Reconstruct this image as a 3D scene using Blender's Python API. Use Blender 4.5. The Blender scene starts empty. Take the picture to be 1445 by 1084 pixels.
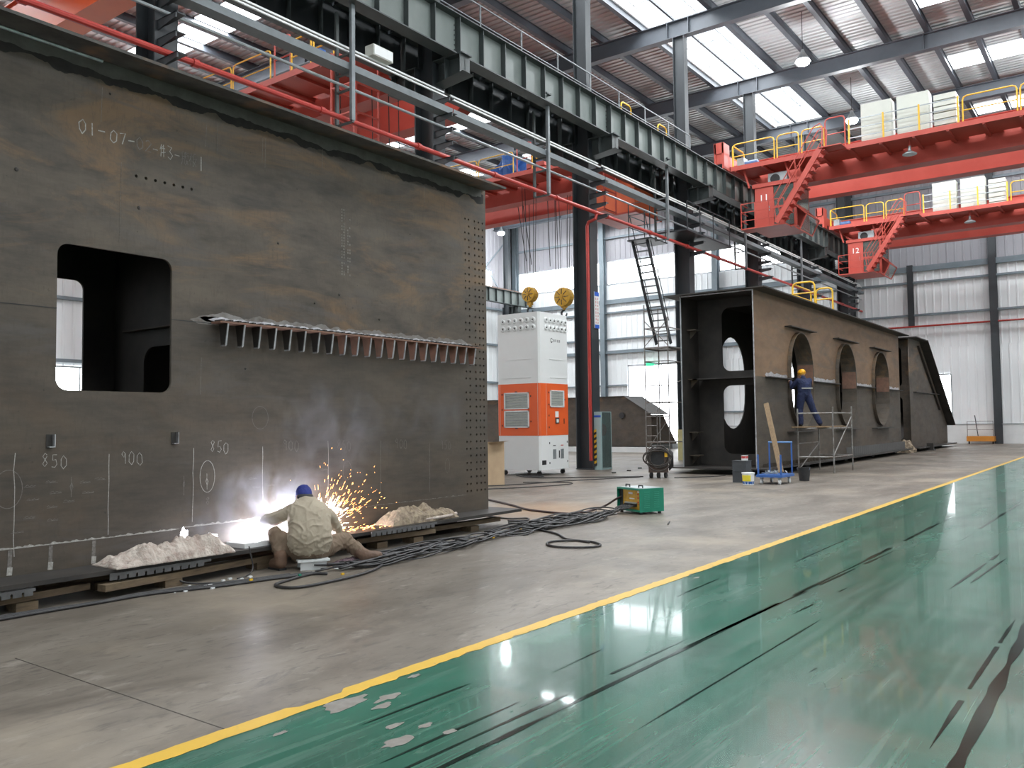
import bpy, bmesh, math, random
from mathutils import Vector, Matrix, noise
C = bpy.context.scene.collection
S = bpy.context.scene
random.seed(7)
PI = math.pi

# ---------------------------------------------------------------- camera
YAW = math.atan(888/1200); PITCH = math.atan(55.6/1200); ROLL = 0.012; EYE = 1.55
F = Vector((-math.sin(YAW)*math.cos(PITCH), math.cos(YAW)*math.cos(PITCH), math.sin(PITCH)))
R0 = Vector((math.cos(YAW), math.sin(YAW), 0)); U0 = R0.cross(F)
Rv = R0*math.cos(ROLL) - U0*math.sin(ROLL); Uv = U0*math.cos(ROLL) + R0*math.sin(ROLL)
cd = bpy.data.cameras.new('camera'); cam = bpy.data.objects.new('camera', cd); C.objects.link(cam)
cd.sensor_fit = 'HORIZONTAL'; cd.sensor_width = 36; cd.lens = 1200/1445*36; cd.clip_start = 0.05; cd.clip_end = 300
m = Matrix((Rv, Uv, -F)).transposed().to_4x4(); m.translation = Vector((0, 0, EYE)); cam.matrix_world = m
S.camera = cam
# ---------------------------------------------------------------- view, world, lights
S.view_settings.view_transform = 'Standard'; S.view_settings.look = 'None'
S.view_settings.exposure = 0.0; S.view_settings.gamma = 1.0; S.view_settings.use_curve_mapping = False
w = bpy.data.worlds.new('overcast'); S.world = w; w.use_nodes = True
w.node_tree.nodes['Background'].inputs[0].default_value = (0.85, 0.92, 1, 1)
w.node_tree.nodes['Background'].inputs[1].default_value = 1.5
try:
    S.cycles.use_denoising = True; S.cycles.max_bounces = 6; S.cycles.diffuse_bounces = 4; S.cycles.glossy_bounces = 3
    S.cycles.volume_bounces = 0; S.cycles.transparent_max_bounces = 12; S.cycles.sample_clamp_indirect = 4
    S.cycles.volume_step_rate = 1
except Exception:
    pass

def area(name, loc, sx, sy, power, color=(1, 1, 1), rot=(0, 0, 0)):
    l = bpy.data.lights.new(name, 'AREA'); l.shape = 'RECTANGLE'; l.size = sx; l.size_y = sy; l.energy = power; l.color = color
    o = bpy.data.objects.new(name, l); C.objects.link(o); o.location = loc; o.rotation_euler = rot; return o
DAY = (0.93, 0.97, 1.0)
# daylight falling through the roof monitors over the two column rows and the translucent roof strips
area('monitor_daylight', (-15.0, 19.7, 19.8), 2.9, 57.0, 9000, DAY)
for k in range(8): area('roof_panel_daylight', (-1.78, -1.8+7.75*k, 18.485), 9.9, 1.66, 1050, DAY)
for y in (4.7, 20.2, 35.7, 51.2): area('roof_panel_daylight', (-32.3, y+0.68, 18.485), 8.1, 1.6, 2300, DAY)

# ---------------------------------------------------------------- materials
MATS = {}
def mat(name, c1, rough=0.6, metal=0.0, c2=None, scale=3.0, stretch=(1, 1, 1), bump=0.0, bscale=None, c3=None, s3=0.6, t3=(0.5, 0.65), spec=0.5, rvar=0.0, coat=0.0, detail=5, lo=0.35, hi=0.68):
    if name in MATS: return MATS[name]
    mt = bpy.data.materials.new(name); mt.use_nodes = True; nt = mt.node_tree; N = nt.nodes; L = nt.links
    b = N['Principled BSDF']; b.inputs['Roughness'].default_value = rough; b.inputs['Metallic'].default_value = metal
    b.inputs['Base Color'].default_value = (*c1, 1); b.inputs['Specular IOR Level'].default_value = spec
    if coat: b.inputs['Coat Weight'].default_value = coat; b.inputs['Coat Roughness'].default_value = 0.08
    geo = N.new('ShaderNodeNewGeometry'); mp = N.new('ShaderNodeMapping'); mp.inputs['Scale'].default_value = stretch
    L.new(geo.outputs['Position'], mp.inputs['Vector'])
    if c2:
        nz = N.new('ShaderNodeTexNoise'); nz.inputs['Scale'].default_value = scale; nz.inputs['Detail'].default_value = detail; nz.inputs['Roughness'].default_value = 0.62
        L.new(mp.outputs[0], nz.inputs['Vector'])
        r = N.new('ShaderNodeMapRange'); r.inputs['From Min'].default_value = lo; r.inputs['From Max'].default_value = hi
        L.new(nz.outputs['Fac'], r.inputs['Value'])
        mx = N.new('ShaderNodeMix'); mx.data_type = 'RGBA'; mx.inputs['A'].default_value = (*c1, 1); mx.inputs['B'].default_value = (*c2, 1)
        L.new(r.outputs[0], mx.inputs['Factor']); out = mx.outputs['Result']
        if c3:
            n2 = N.new('ShaderNodeTexNoise'); n2.inputs['Scale'].default_value = s3; n2.inputs['Detail'].default_value = 6
            L.new(mp.outputs[0], n2.inputs['Vector'])
            r2 = N.new('ShaderNodeMapRange'); r2.inputs['From Min'].default_value = t3[0]; r2.inputs['From Max'].default_value = t3[1]
            L.new(n2.outputs['Fac'], r2.inputs['Value'])
            m2 = N.new('ShaderNodeMix'); m2.data_type = 'RGBA'; m2.inputs['B'].default_value = (*c3, 1)
            L.new(out, m2.inputs['A']); L.new(r2.outputs[0], m2.inputs['Factor']); out = m2.outputs['Result']
        L.new(out, b.inputs['Base Color'])
        if rvar:
            rr = N.new('ShaderNodeMapRange'); rr.inputs['To Min'].default_value = max(0.02, rough-rvar); rr.inputs['To Max'].default_value = rough+rvar
            L.new(nz.outputs['Fac'], rr.inputs['Value']); L.new(rr.outputs[0], b.inputs['Roughness'])
    if bump:
        nb = N.new('ShaderNodeTexNoise'); nb.inputs['Scale'].default_value = bscale or 30; nb.inputs['Detail'].default_value = 4
        L.new(mp.outputs[0], nb.inputs['Vector'])
        bp = N.new('ShaderNodeBump'); bp.inputs['Strength'].default_value = bump; bp.inputs['Distance'].default_value = 0.02
        L.new(nb.outputs['Fac'], bp.inputs['Height']); L.new(bp.outputs[0], b.inputs['Normal'])
    MATS[name] = mt; return mt
def emit(name, col, strength):
    if name in MATS: return MATS[name]
    mt = bpy.data.materials.new(name); mt.use_nodes = True; b = mt.node_tree.nodes['Principled BSDF']
    b.inputs['Base Color'].default_value = (*col, 1); b.inputs['Emission Color'].default_value = (*col, 1); b.inputs['Emission Strength'].default_value = strength
    MATS[name] = mt; return mt
def clear_glass(name, tint, alpha):
    mt = bpy.data.materials.new(name); mt.use_nodes = True; nt = mt.node_tree; N = nt.nodes
    b = N['Principled BSDF']; b.inputs['Base Color'].default_value = (*tint, 1); b.inputs['Roughness'].default_value = 0.08
    t = N.new('ShaderNodeBsdfTransparent'); mx = N.new('ShaderNodeMixShader'); mx.inputs[0].default_value = alpha
    nt.links.new(t.outputs[0], mx.inputs[1]); nt.links.new(b.outputs[0], mx.inputs[2]); nt.links.new(mx.outputs[0], N['Material Output'].inputs[0])
    MATS[name] = mt; return mt
M = dict(
 girder=mat('mill_scale_steel', (0.072, 0.060, 0.047), 0.6, 0.1, (0.108, 0.085, 0.062), 2.0, (1, 0.45, 1.7), 0.08, 25, (0.185, 0.105, 0.045), 0.9, (0.55, 0.78), rvar=0.1, detail=8),
 girder_b=mat('brown_scaled_steel', (0.125, 0.085, 0.056), 0.65, 0.1, (0.085, 0.068, 0.055), 0.7, (1, 0.7, 1.5), 0.08, 25, (0.20, 0.12, 0.06), 0.8, (0.5, 0.8), detail=8),
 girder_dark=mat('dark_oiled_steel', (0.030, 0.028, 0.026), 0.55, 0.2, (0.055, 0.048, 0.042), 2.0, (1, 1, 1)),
 weld=mat('ground_bright_steel', (0.62, 0.62, 0.64), 0.35, 0.7, (0.35, 0.34, 0.35), 9),
 rust=mat('red_rust_steel', (0.24, 0.125, 0.085), 0.8, 0, (0.15, 0.09, 0.065), 6),
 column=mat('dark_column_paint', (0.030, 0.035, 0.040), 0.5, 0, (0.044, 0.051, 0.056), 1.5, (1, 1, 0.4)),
 runway=mat('grey_green_girder_paint', (0.125, 0.150, 0.140), 0.5, 0, (0.165, 0.190, 0.178), 1.2, (1, 1, 0.6)),
 runway_dark=mat('grey_green_flange_paint', (0.050, 0.060, 0.060), 0.5, 0, (0.07, 0.082, 0.08), 2),
 rafter=mat('blue_grey_rafter_paint', (0.048, 0.056, 0.068), 0.55, 0, (0.062, 0.071, 0.084), 1),
 sheet=mat('roof_sheet_lining', (0.36, 0.38, 0.385), 0.4, 0, (0.43, 0.45, 0.455), 0.5, (1, 0.3, 1)),
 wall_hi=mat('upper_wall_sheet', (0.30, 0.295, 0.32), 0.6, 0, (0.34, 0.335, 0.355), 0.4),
 wall_lo=mat('lower_wall_sheet', (0.80, 0.83, 0.84), 0.5, 0, (0.86, 0.88, 0.89), 0.3), rail=mat('haze_tinted_wall_rail', (0.17, 0.21, 0.235), 0.5, 0, (0.21, 0.25, 0.28), 2),  # rail colour is lightened and blued to carry the distance haze
 dado=mat('white_painted_dado', (0.76, 0.78, 0.78), 0.55, 0, (0.70, 0.72, 0.72), 2),
 window=emit('daylit_window', (0.93, 0.97, 1.0), 7.0),
 skylight=emit('daylit_roof_panel', (0.92, 0.97, 1.0), 3.0),
 red=mat('crane_red_paint', (0.44, 0.062, 0.042), 0.5, 0, (0.50, 0.082, 0.058), 1.2),
 orange=mat('orange_and_sunlit_red', (0.72, 0.15, 0.05), 0.5, 0, (0.66, 0.13, 0.05), 1.0),
 redpipe=mat('fire_pipe_red', (0.48, 0.045, 0.035), 0.4, 0, (0.40, 0.04, 0.03), 5),
 yellow=mat('safety_yellow_paint', (0.80, 0.48, 0.03), 0.45, 0, (0.74, 0.42, 0.03), 4),
 hook=mat('hook_block_yellow', (0.62, 0.36, 0.03), 0.5, 0, (0.45, 0.25, 0.03), 6),
 galv=mat('galvanised_steel', (0.30, 0.33, 0.34), 0.42, 0.5, (0.42, 0.45, 0.46), 4),
 scaff=mat('scaffold_tube_steel', (0.30, 0.30, 0.29), 0.5, 0.5, (0.16, 0.13, 0.11), 7),
 white=mat('white_powder_coat', (0.80, 0.81, 0.80), 0.42, 0, (0.75, 0.76, 0.75), 0.8),
 cream=mat('cream_cabinet_paint', (0.66, 0.67, 0.60), 0.5, 0, (0.60, 0.61, 0.55), 1.5),
 tower_orange=mat('orange_powder_coat', (0.80, 0.125, 0.03), 0.4, 0, (0.75, 0.115, 0.028), 1.5),
 black=mat('black_rubber', (0.018, 0.018, 0.02), 0.6, 0, (0.03, 0.03, 0.03), 10),
 cable=mat('cable_rubber', (0.022, 0.021, 0.023), 0.5, 0, (0.045, 0.043, 0.042), 12),
 cable_red=mat('maroon_cable_rubber', (0.055, 0.028, 0.028), 0.5, 0, (0.04, 0.025, 0.025), 12),
 blue=mat('blue_paint', (0.03, 0.10, 0.33), 0.45, 0, (0.04, 0.13, 0.38), 5),
 motor=mat('motor_blue', (0.05, 0.11, 0.26), 0.5, 0, (0.07, 0.15, 0.32), 5),
 green=mat('green_machine_paint', (0.008, 0.19, 0.115), 0.4, 0, (0.01, 0.22, 0.135), 4),
 panel_yellow=mat('yellow_panel', (0.62, 0.36, 0.03), 0.45, 0, (0.45, 0.26, 0.03), 16),
 card=mat('cardboard', (0.48, 0.35, 0.22), 0.8, 0, (0.42, 0.30, 0.19), 3),
 wood=mat('rough_timber', (0.17, 0.12, 0.07), 0.8, 0, (0.09, 0.065, 0.042), 5, (6, 1, 6)),
 plank=mat('pale_plank', (0.27, 0.185, 0.10), 0.75, 0, (0.18, 0.12, 0.07), 7, (4, 4, 1)),
 chalk=mat('chalk', (0.50, 0.48, 0.44), 0.9, 0, (0.20, 0.19, 0.17), 40, lo=0.3, hi=0.75),
 chalk_faint=mat('faint_chalk', (0.23, 0.21, 0.19), 0.9, 0, (0.10, 0.09, 0.08), 40, lo=0.3, hi=0.7),
 blanket=mat('white_ceramic_blanket', (0.55, 0.49, 0.43), 0.9, 0, (0.34, 0.26, 0.22), 9, bump=0.6, bscale=40, c3=(0.18, 0.13, 0.11), s3=14, t3=(0.6, 0.8)),
 blanket_b=mat('brown_ceramic_blanket', (0.36, 0.29, 0.20), 0.9, 0, (0.16, 0.12, 0.09), 12, bump=0.6, bscale=40),
 jacket=mat('khaki_canvas', (0.40, 0.345, 0.26), 0.85, 0, (0.33, 0.28, 0.21), 5, bump=0.3, bscale=14),
 leather=mat('brown_leather', (0.15, 0.085, 0.052), 0.7, 0, (0.10, 0.06, 0.04), 9),
 post=mat('grey_post_paint', (0.16, 0.18, 0.19), 0.5, 0.1, (0.22, 0.24, 0.25), 4), navy=mat('navy_cotton', (0.010, 0.016, 0.05), 0.85, 0, (0.016, 0.024, 0.075), 6, bump=0.3, bscale=20),
 capblue=mat('blue_cap_cloth', (0.012, 0.022, 0.15), 0.8, 0, (0.018, 0.03, 0.20), 20),
 helmet=mat('yellow_plastic', (0.85, 0.42, 0.02), 0.3),
 skin=mat('skin', (0.45, 0.27, 0.19), 0.55, 0, (0.40, 0.22, 0.15), 12),
 hair=mat('black_hair', (0.012, 0.010, 0.010), 0.6),
 chrome=mat('bright_chrome', (0.7, 0.7, 0.7), 0.2, 0.9),
 signblue=mat('sign_blue', (0.02, 0.10, 0.50), 0.5),
 signred=mat('sign_red', (0.55, 0.06, 0.05), 0.6),
 teal=mat('pale_teal_paint', (0.36, 0.50, 0.50), 0.5, 0, (0.40, 0.54, 0.54), 3),
 led=emit('lamp_glow', (0.92, 0.97, 1.0), 60), arc=emit('arc_glow', (0.85, 0.9, 1.0), 600),
 spark=emit('hot_spark', (1.0, 0.36, 0.10), 14), exitg=emit('exit_green', (0.05, 0.6, 0.3), 0.8),
)
M['glass'] = clear_glass('cabin_glass', (0.12, 0.16, 0.15), 0.55)
M['frost'] = clear_glass('roof_glazing', (0.9, 0.95, 1.0), 0.25)

# ---------------------------------------------------------------- mesh builder
class MB:
    def __init__(s): s.v = []; s.f = []
    def add(s, vs, fs):
        n = len(s.v); s.v += [tuple(v) for v in vs]; s.f += [tuple(i+n for i in f) for f in fs]; return s
    def box(s, x0, x1, y0, y1, z0, z1):
        vs = [(x, y, z) for x in (x0, x1) for y in (y0, y1) for z in (z0, z1)]
        return s.add(vs, [(0, 1, 3, 2), (4, 6, 7, 5), (0, 4, 5, 1), (2, 3, 7, 6), (0, 2, 6, 4), (1, 5, 7, 3)])
    def frame(s, p0, p1, up):
        d = (Vector(p1)-Vector(p0)).normalized(); up = Vector(up)
        if abs(d.dot(up)) > 0.95: up = Vector((1, 0, 0)) if abs(d.x) < 0.9 else Vector((0, 1, 0))
        a = d.cross(up).normalized(); b = a.cross(d).normalized(); return a, b
    def bar(s, p0, p1, w, h, up=(0, 0, 1)):
        a, b = s.frame(p0, p1, up); vs = []
        for p in (Vector(p0), Vector(p1)):
            for i, j in ((-1, -1), (1, -1), (1, 1), (-1, 1)): vs.append(p + a*(i*w/2) + b*(j*h/2))
        return s.add(vs, [(3, 2, 1, 0), (4, 5, 6, 7), (0, 1, 5, 4), (1, 2, 6, 5), (2, 3, 7, 6), (3, 0, 4, 7)])
    def beam(s, p0, p1, h, w, tf=0.03, tw=0.02, up=(0, 0, 1)):   # I section; p on its centre line
        a, b = s.frame(p0, p1, up)
        for sg in (1, -1):
            o = b*(sg*(h-tf)/2); s.bar(Vector(p0)+o, Vector(p1)+o, w, tf, up)
        return s.bar(p0, p1, tw, h-2*tf, up)
    def tube(s, pts, r, n=6, cap=True):
        pts = [Vector(p) for p in pts]; rings = []; up = Vector((0, 0, 1)); prev = None
        for i, p in enumerate(pts):
            d = (pts[min(i+1, len(pts)-1)] - pts[max(i-1, 0)])
            d = d.normalized() if d.length > 1e-6 else Vector((0, 0, 1))
            if prev is None:
                a = d.cross(up); a = a.normalized() if a.length > 0.1 else Vector((1, 0, 0))
            else:
                a = (prev - d*prev.dot(d)); a = a.normalized() if a.length > 1e-4 else prev
            prev = a; b = d.cross(a); rr = r[i] if isinstance(r, (list, tuple)) else r
            rings.append([p + (a*math.cos(2*PI*k/n) + b*math.sin(2*PI*k/n))*rr for k in range(n)])
        vs = [q for g in rings for q in g]; fs = []
        for i in range(len(pts)-1):
            for k in range(n):
                k2 = (k+1) % n; fs.append((i*n+k, i*n+k2, (i+1)*n+k2, (i+1)*n+k))
        if cap: fs += [tuple(range(n-1, -1, -1)), tuple((len(pts)-1)*n+k for k in range(n))]
        return s.add(vs, fs)
    def prism(s, poly, axis, a, b):       # poly in the two other axes (order x,y,z)
        n = len(poly); vs = []
        for t in (a, b):
            for (u, v) in poly: vs.append({'x': (t, u, v), 'y': (u, t, v), 'z': (u, v, t)}[axis])
        return s.add(vs, [tuple(range(n-1, -1, -1)), tuple(range(n, 2*n))] + [(i, (i+1) % n, (i+1) % n+n, i+n) for i in range(n)])
    def lathe(s, c, prof, n=12, axis='z'):
        vs = []; fs = []
        for (r, h) in prof:
            for k in range(n):
                ca, sa = r*math.cos(2*PI*k/n), r*math.sin(2*PI*k/n)
                o = {'z': (ca, sa, h), 'x': (h, ca, sa), 'y': (ca, h, sa)}[axis]; vs.append((c[0]+o[0], c[1]+o[1], c[2]+o[2]))
        for i in range(len(prof)-1):
            for k in range(n): fs.append((i*n+k, i*n+(k+1) % n, (i+1)*n+(k+1) % n, (i+1)*n+k))
        fs += [tuple(range(n-1, -1, -1)), tuple((len(prof)-1)*n+k for k in range(n))]
        return s.add(vs, fs)
    def ribbon(s, pts, w, nrm):           # flat stroke lying on a plane
        pts = [Vector(p) for p in pts]; nrm = Vector(nrm)
        vs = []; fs = []
        for i, p in enumerate(pts):
            d = (pts[min(i+1, len(pts)-1)]-pts[max(i-1, 0)]).normalized(); a = d.cross(nrm)*(w/2); vs += [p+a, p-a]
        for i in range(len(pts)-1): fs.append((2*i, 2*i+1, 2*i+3, 2*i+2))
        return s.add(vs, fs)

def wloc(o):
    v = Vector((0, 0, 0))
    while o is not None: v = v + o.location; o = o.parent
    return v
def link(name, me, m, parent=None):
    """links a mesh given in world coordinates, with its origin moved to the mesh's base"""
    o = bpy.data.objects.new(name, me)
    co = [v.co for v in me.vertices]
    lo = Vector((min(c[i] for c in co) for i in range(3))); hi = Vector((max(c[i] for c in co) for i in range(3)))
    og = Vector(((lo.x+hi.x)/2, (lo.y+hi.y)/2, lo.z)); me.transform(Matrix.Translation(-og))
    o.location = og - (wloc(parent) if parent else Vector((0, 0, 0))); o.parent = parent
    if m and not me.materials: me.materials.append(m)
    C.objects.link(o); return o
def obj(name, mb, m, parent=None, smooth=False, label=None, kind=None):
    me = bpy.data.meshes.new(name); me.from_pydata(mb.v, [], mb.f); me.update()
    bm = bmesh.new(); bm.from_mesh(me); bmesh.ops.recalc_face_normals(bm, faces=bm.faces); bm.to_mesh(me); bm.free()
    if smooth:
        for p in me.polygons: p.use_smooth = True
    o = link(name, me, m, parent)
    if label: o['label'] = label
    if kind: o['kind'] = kind
    return o
def thing(name, label, cat, loc=(0, 0, 0), group=None, kind=None):
    o = bpy.data.objects.new(name, None); C.objects.link(o); o.location = loc; o.empty_display_size = 0.2
    o['label'] = label; o['category'] = cat
    if group: o['group'] = group
    if kind: o['kind'] = kind
    return o
def tag(o, label, cat, group=None, kind=None):
    o['label'] = label; o['category'] = cat
    if group: o['group'] = group
    if kind: o['kind'] = kind
    return o
def dup(o, off=(0, 0, 0), label=None, parent=None):
    c = o.copy(); C.objects.link(c); c.parent = parent
    if parent is None: c.location = o.location + Vector(off)
    if label: c['label'] = label
    for ch in o.children: dup(ch, parent=c)
    return c
def dup_part(o, off, parent):
    c = o.copy(); C.objects.link(c); c.parent = parent; c.location = o.location + Vector(off)
    for ch in o.children: dup_part(ch, (0, 0, 0), c)
    return c
def plate(name, outer, holes, th, to_world, m, parent=None, label=None):
    """a flat plate with real cut-outs: outlines in (u, v), extruded by th, mapped by the matrix to_world"""
    cu = bpy.data.curves.new(name, 'CURVE'); cu.dimensions = '2D'; cu.fill_mode = 'BOTH'; cu.extrude = th/2
    for pl in [outer]+holes:
        sp = cu.splines.new('POLY'); sp.points.add(len(pl)-1); sp.use_cyclic_u = True
        for i, (u, v) in enumerate(pl): sp.points[i].co = (u, v, 0, 1)
    t = bpy.data.objects.new('tmp', cu); me = bpy.data.meshes.new_from_object(t); bpy.data.objects.remove(t); bpy.data.curves.remove(cu)
    me.transform(to_world); me.name = name
    o = link(name, me, m, parent)
    if label: o['label'] = label
    return o
def YZ(x): return Matrix(((0, 0, 1, x), (1, 0, 0, 0), (0, 1, 0, 0), (0, 0, 0, 1)))   # (u,v) -> (x, y=u, z=v)
def XZ(y): return Matrix(((1, 0, 0, 0), (0, 0, 1, y), (0, 1, 0, 0), (0, 0, 0, 1)))   # (u,v) -> (x=u, y, z=v)
def rrect(u0, u1, v0, v1, r, n=6):
    out = []
    for (cx, cy, a0) in ((u1-r, v0+r, -90), (u1-r, v1-r, 0), (u0+r, v1-r, 90), (u0+r, v0+r, 180)):
        for k in range(n+1):
            a = math.radians(a0+90*k/n); out.append((cx+r*math.cos(a), cy+r*math.sin(a)))
    return out
def text(name, body, size, m, mat4, parent=None, ext=0.002, align='CENTER', label=None):
    cu = bpy.data.curves.new(name, 'FONT'); cu.body = body; cu.size = size; cu.extrude = ext; cu.align_x = align; cu.resolution_u = 3
    t = bpy.data.objects.new('tmp', cu); C.objects.link(t); bpy.context.view_layer.update()
    me = bpy.data.meshes.new_from_object(t.evaluated_get(bpy.context.evaluated_depsgraph_get()))
    bpy.data.objects.remove(t); bpy.data.curves.remove(cu)
    if len(me.vertices) == 0: return None
    me.transform(mat4); me.name = name; o = link(name, me, m, parent)
    if label: o['label'] = label
    return o
# ---------------------------------------------------------------- the hall
COLY = [0.9+7.75*k for k in range(-1, 8)]      # column rows; the one with the sign stands at y = 24.15
COLY = [24.3 + 7.75*k for k in (-4, -3, -2, -1, 0, 1, 2, 3, 4)]
YE = 58.0; YB = -9.0; XL = -42.6; XR = 12.0; ZR = 18.35
def struct(name, mb, m, parent=None):
    o = obj(name, mb, m, parent)
    if parent is None: o['kind'] = 'structure'
    return o

# concrete floor
def floor_mat():
    mt = bpy.data.materials.new('worn_concrete'); mt.use_nodes = True; nt = mt.node_tree; N = nt.nodes; L = nt.links; b = N['Principled BSDF']
    g = N.new('ShaderNodeNewGeometry')
    def nz(sc, st, det=6, dist=0.0):
        mp = N.new('ShaderNodeMapping'); mp.inputs['Scale'].default_value = st; L.new(g.outputs['Position'], mp.inputs['Vector'])
        n = N.new('ShaderNodeTexNoise'); n.inputs['Scale'].default_value = sc; n.inputs['Detail'].default_value = det; n.inputs['Distortion'].default_value = dist
        n.inputs['Roughness'].default_value = 0.65; L.new(mp.outputs[0], n.inputs['Vector']); return n.outputs['Fac']
    def ramp(f, lo, hi):
        r = N.new('ShaderNodeMapRange'); r.inputs['From Min'].default_value = lo; r.inputs['From Max'].default_value = hi; L.new(f, r.inputs['Value']); return r.outputs[0]
    def mix(fac, a, bb):
        m_ = N.new('ShaderNodeMix'); m_.data_type = 'RGBA'; L.new(fac, m_.inputs['Factor'])
        for k, v in (('A', a), ('B', bb)):
            if isinstance(v, tuple): m_.inputs[k].default_value = (*v, 1)
            else: L.new(v, m_.inputs[k])
        return m_.outputs['Result']
    c = mix(ramp(nz(1.1, (1, 0.45, 1), 8, 0.6), 0.36, 0.66), (0.105, 0.088, 0.070), (0.205, 0.178, 0.148))
    c = mix(ramp(nz(6.0, (1, 0.4, 1), 8), 0.58, 0.78), c, (0.32, 0.29, 0.25))
    c = mix(ramp(nz(11.0, (1.3, 0.45, 1), 8, 0.8), 0.54, 0.68), c, (0.085, 0.074, 0.062))
    c = mix(ramp(nz(0.35, (1, 1, 1)), 0.52, 0.72), c, (0.28, 0.235, 0.18))
    c = mix(ramp(nz(2.2, (1.4, 0.35, 1), 5, 1.0), 0.63, 0.75), c, (0.085, 0.075, 0.066))
    # rust bloom on the slab between the girder and the green power source
    sx = N.new('ShaderNodeVectorMath'); sx.operation = 'DISTANCE'; sx.inputs[1].default_value = (-8.6, 12.6, 0); L.new(g.outputs['Position'], sx.inputs[0])
    rb = N.new('ShaderNodeMapRange'); rb.inputs['From Min'].default_value = 1.9; rb.inputs['From Max'].default_value = 0.5; rb.inputs['To Max'].default_value = 0.6; L.new(sx.outputs['Value'], rb.inputs['Value'])
    c = mix(rb.outputs[0], c, (0.33, 0.20, 0.10))
    L.new(c, b.inputs['Base Color'])
    r = N.new('ShaderNodeMapRange'); r.inputs['To Min'].default_value = 0.30; r.inputs['To Max'].default_value = 0.62; L.new(nz(1.4, (1, 0.5, 1)), r.inputs['Value']); L.new(r.outputs[0], b.inputs['Roughness'])
    bp = N.new('ShaderNodeBump'); bp.inputs['Strength'].default_value = 0.12; bp.inputs['Distance'].default_value = 0.01; L.new(nz(14, (1, 1, 1)), bp.inputs['Height']); L.new(bp.outputs[0], b.inputs['Normal'])
    return mt
def green_mat():
    mt = bpy.data.materials.new('green_epoxy'); mt.use_nodes = True; nt = mt.node_tree; N = nt.nodes; L = nt.links; b = N['Principled BSDF']
    g = N.new('ShaderNodeNewGeometry')
    def nz(sc, st, det=5, rot=0.0):
        mp = N.new('ShaderNodeMapping'); mp.inputs['Scale'].default_value = st; mp.inputs['Rotation'].default_value = (0, 0, rot); L.new(g.outputs['Position'], mp.inputs['Vector'])
        n = N.new('ShaderNodeTexNoise'); n.inputs['Scale'].default_value = sc; n.inputs['Detail'].default_value = det; n.inputs['Roughness'].default_value = 0.6; L.new(mp.outputs[0], n.inputs['Vector']); return n.outputs['Fac']
    def ramp(f, lo, hi, to=1.0):
        r = N.new('ShaderNodeMapRange'); r.inputs['From Min'].default_value = lo; r.inputs['From Max'].default_value = hi; r.inputs['To Max'].default_value = to; L.new(f, r.inputs['Value']); return r.outputs[0]
    def mix(fac, a, bb):
        m_ = N.new('ShaderNodeMix'); m_.data_type = 'RGBA'; L.new(fac, m_.inputs['Factor'])
        for k, v in (('A', a), ('B', bb)):
            if isinstance(v, tuple): m_.inputs[k].default_value = (*v, 1)
            else: L.new(v, m_.inputs[k])
        return m_.outputs['Result']
    c = mix(ramp(nz(0.9, (1, 0.3, 1)), 0.35, 0.65), (0.014, 0.080, 0.052), (0.030, 0.145, 0.098))
    c = mix(ramp(nz(5.0, (2.6, 0.12, 1), 9), 0.50, 0.66, 0.6), c, (0.10, 0.185, 0.145))      # scuffs along the driving direction
    c = mix(ramp(nz(9.0, (1.6, 0.5, 1), 8, 0.25), 0.56, 0.74, 0.45), c, (0.13, 0.20, 0.16))
    c = mix(ramp(nz(1.6, (1, 0.30, 1), 9, 0.1), 0.46, 0.68, 0.65), c, (0.050, 0.092, 0.072))
    c = mix(ramp(nz(14.0, (3.0, 0.03, 1), 4, 0.03), 0.66, 0.72, 0.5), c, (0.20, 0.26, 0.22))
    L.new(c, b.inputs['Base Color'])
    b.inputs['Coat Weight'].default_value = 0.35; b.inputs['Specular IOR Level'].default_value = 0.35; b.inputs['Coat Roughness'].default_value = 0.045
    r = N.new('ShaderNodeMapRange'); r.inputs['To Min'].default_value = 0.14; r.inputs['To Max'].default_value = 0.36; L.new(nz(2.0, (1.4, 0.3, 1)), r.inputs['Value']); L.new(r.outputs[0], b.inputs['Roughness'])
    bp = N.new('ShaderNodeBump'); bp.inputs['Strength'].default_value = 0.04; bp.inputs['Distance'].default_value = 0.01; L.new(nz(3.5, (1, 1, 1)), bp.inputs['Height']); L.new(bp.outputs[0], b.inputs['Normal'])
    return mt
M['floor'] = floor_mat(); M['epoxy'] = green_mat()
fl = struct('floor', MB().box(XL-0.2, XR+0.2, YB-0.2, YE+0.2, -0.3, 0), M['floor'])
ep = obj('green_coating', MB().box(-3.72, 4.4, YB, YE-2.0, 0.0, 0.003), M['epoxy'], fl, label='glossy green epoxy coating')
# yellow border line with chipped edges
pts_l = []; pts_r = []; y = YB
rg = random.Random(3)
while y < YE-2:
    a = rg.gauss(0, 0.004); b_ = rg.gauss(0, 0.006)
    if rg.random() < 0.03: b_ -= rg.uniform(0.01, 0.05)
    if 3.1 < y < 3.45: a += 0.045
    pts_l.append((-3.835+a, y)); pts_r.append((-3.715+b_, y)); y += 0.06 if y < 14 else 0.5
mb = MB(); n = len(pts_l)
mb.add([(x, y, 0.005) for x, y in pts_l]+[(x, y, 0.005) for x, y in pts_r], [(i, i+1, n+i+1, n+i) for i in range(n-1)])
M['line'] = mat('yellow_line_paint', (0.60, 0.37, 0.045), 0.45, 0, (0.52, 0.32, 0.04), 3, c3=(0.33, 0.25, 0.10), s3=9, t3=(0.66, 0.74))
struct('yellow_line', mb, M['line'], fl)
# control joints in the slab
mb = MB()
for yj in (2.68,): mb.box(-6.2, -3.85, yj-0.004, yj+0.004, 0.0, 0.0012)
obj('slab_joint', mb, mat('joint_filler', (0.055, 0.047, 0.040), 0.8), fl)
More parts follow.
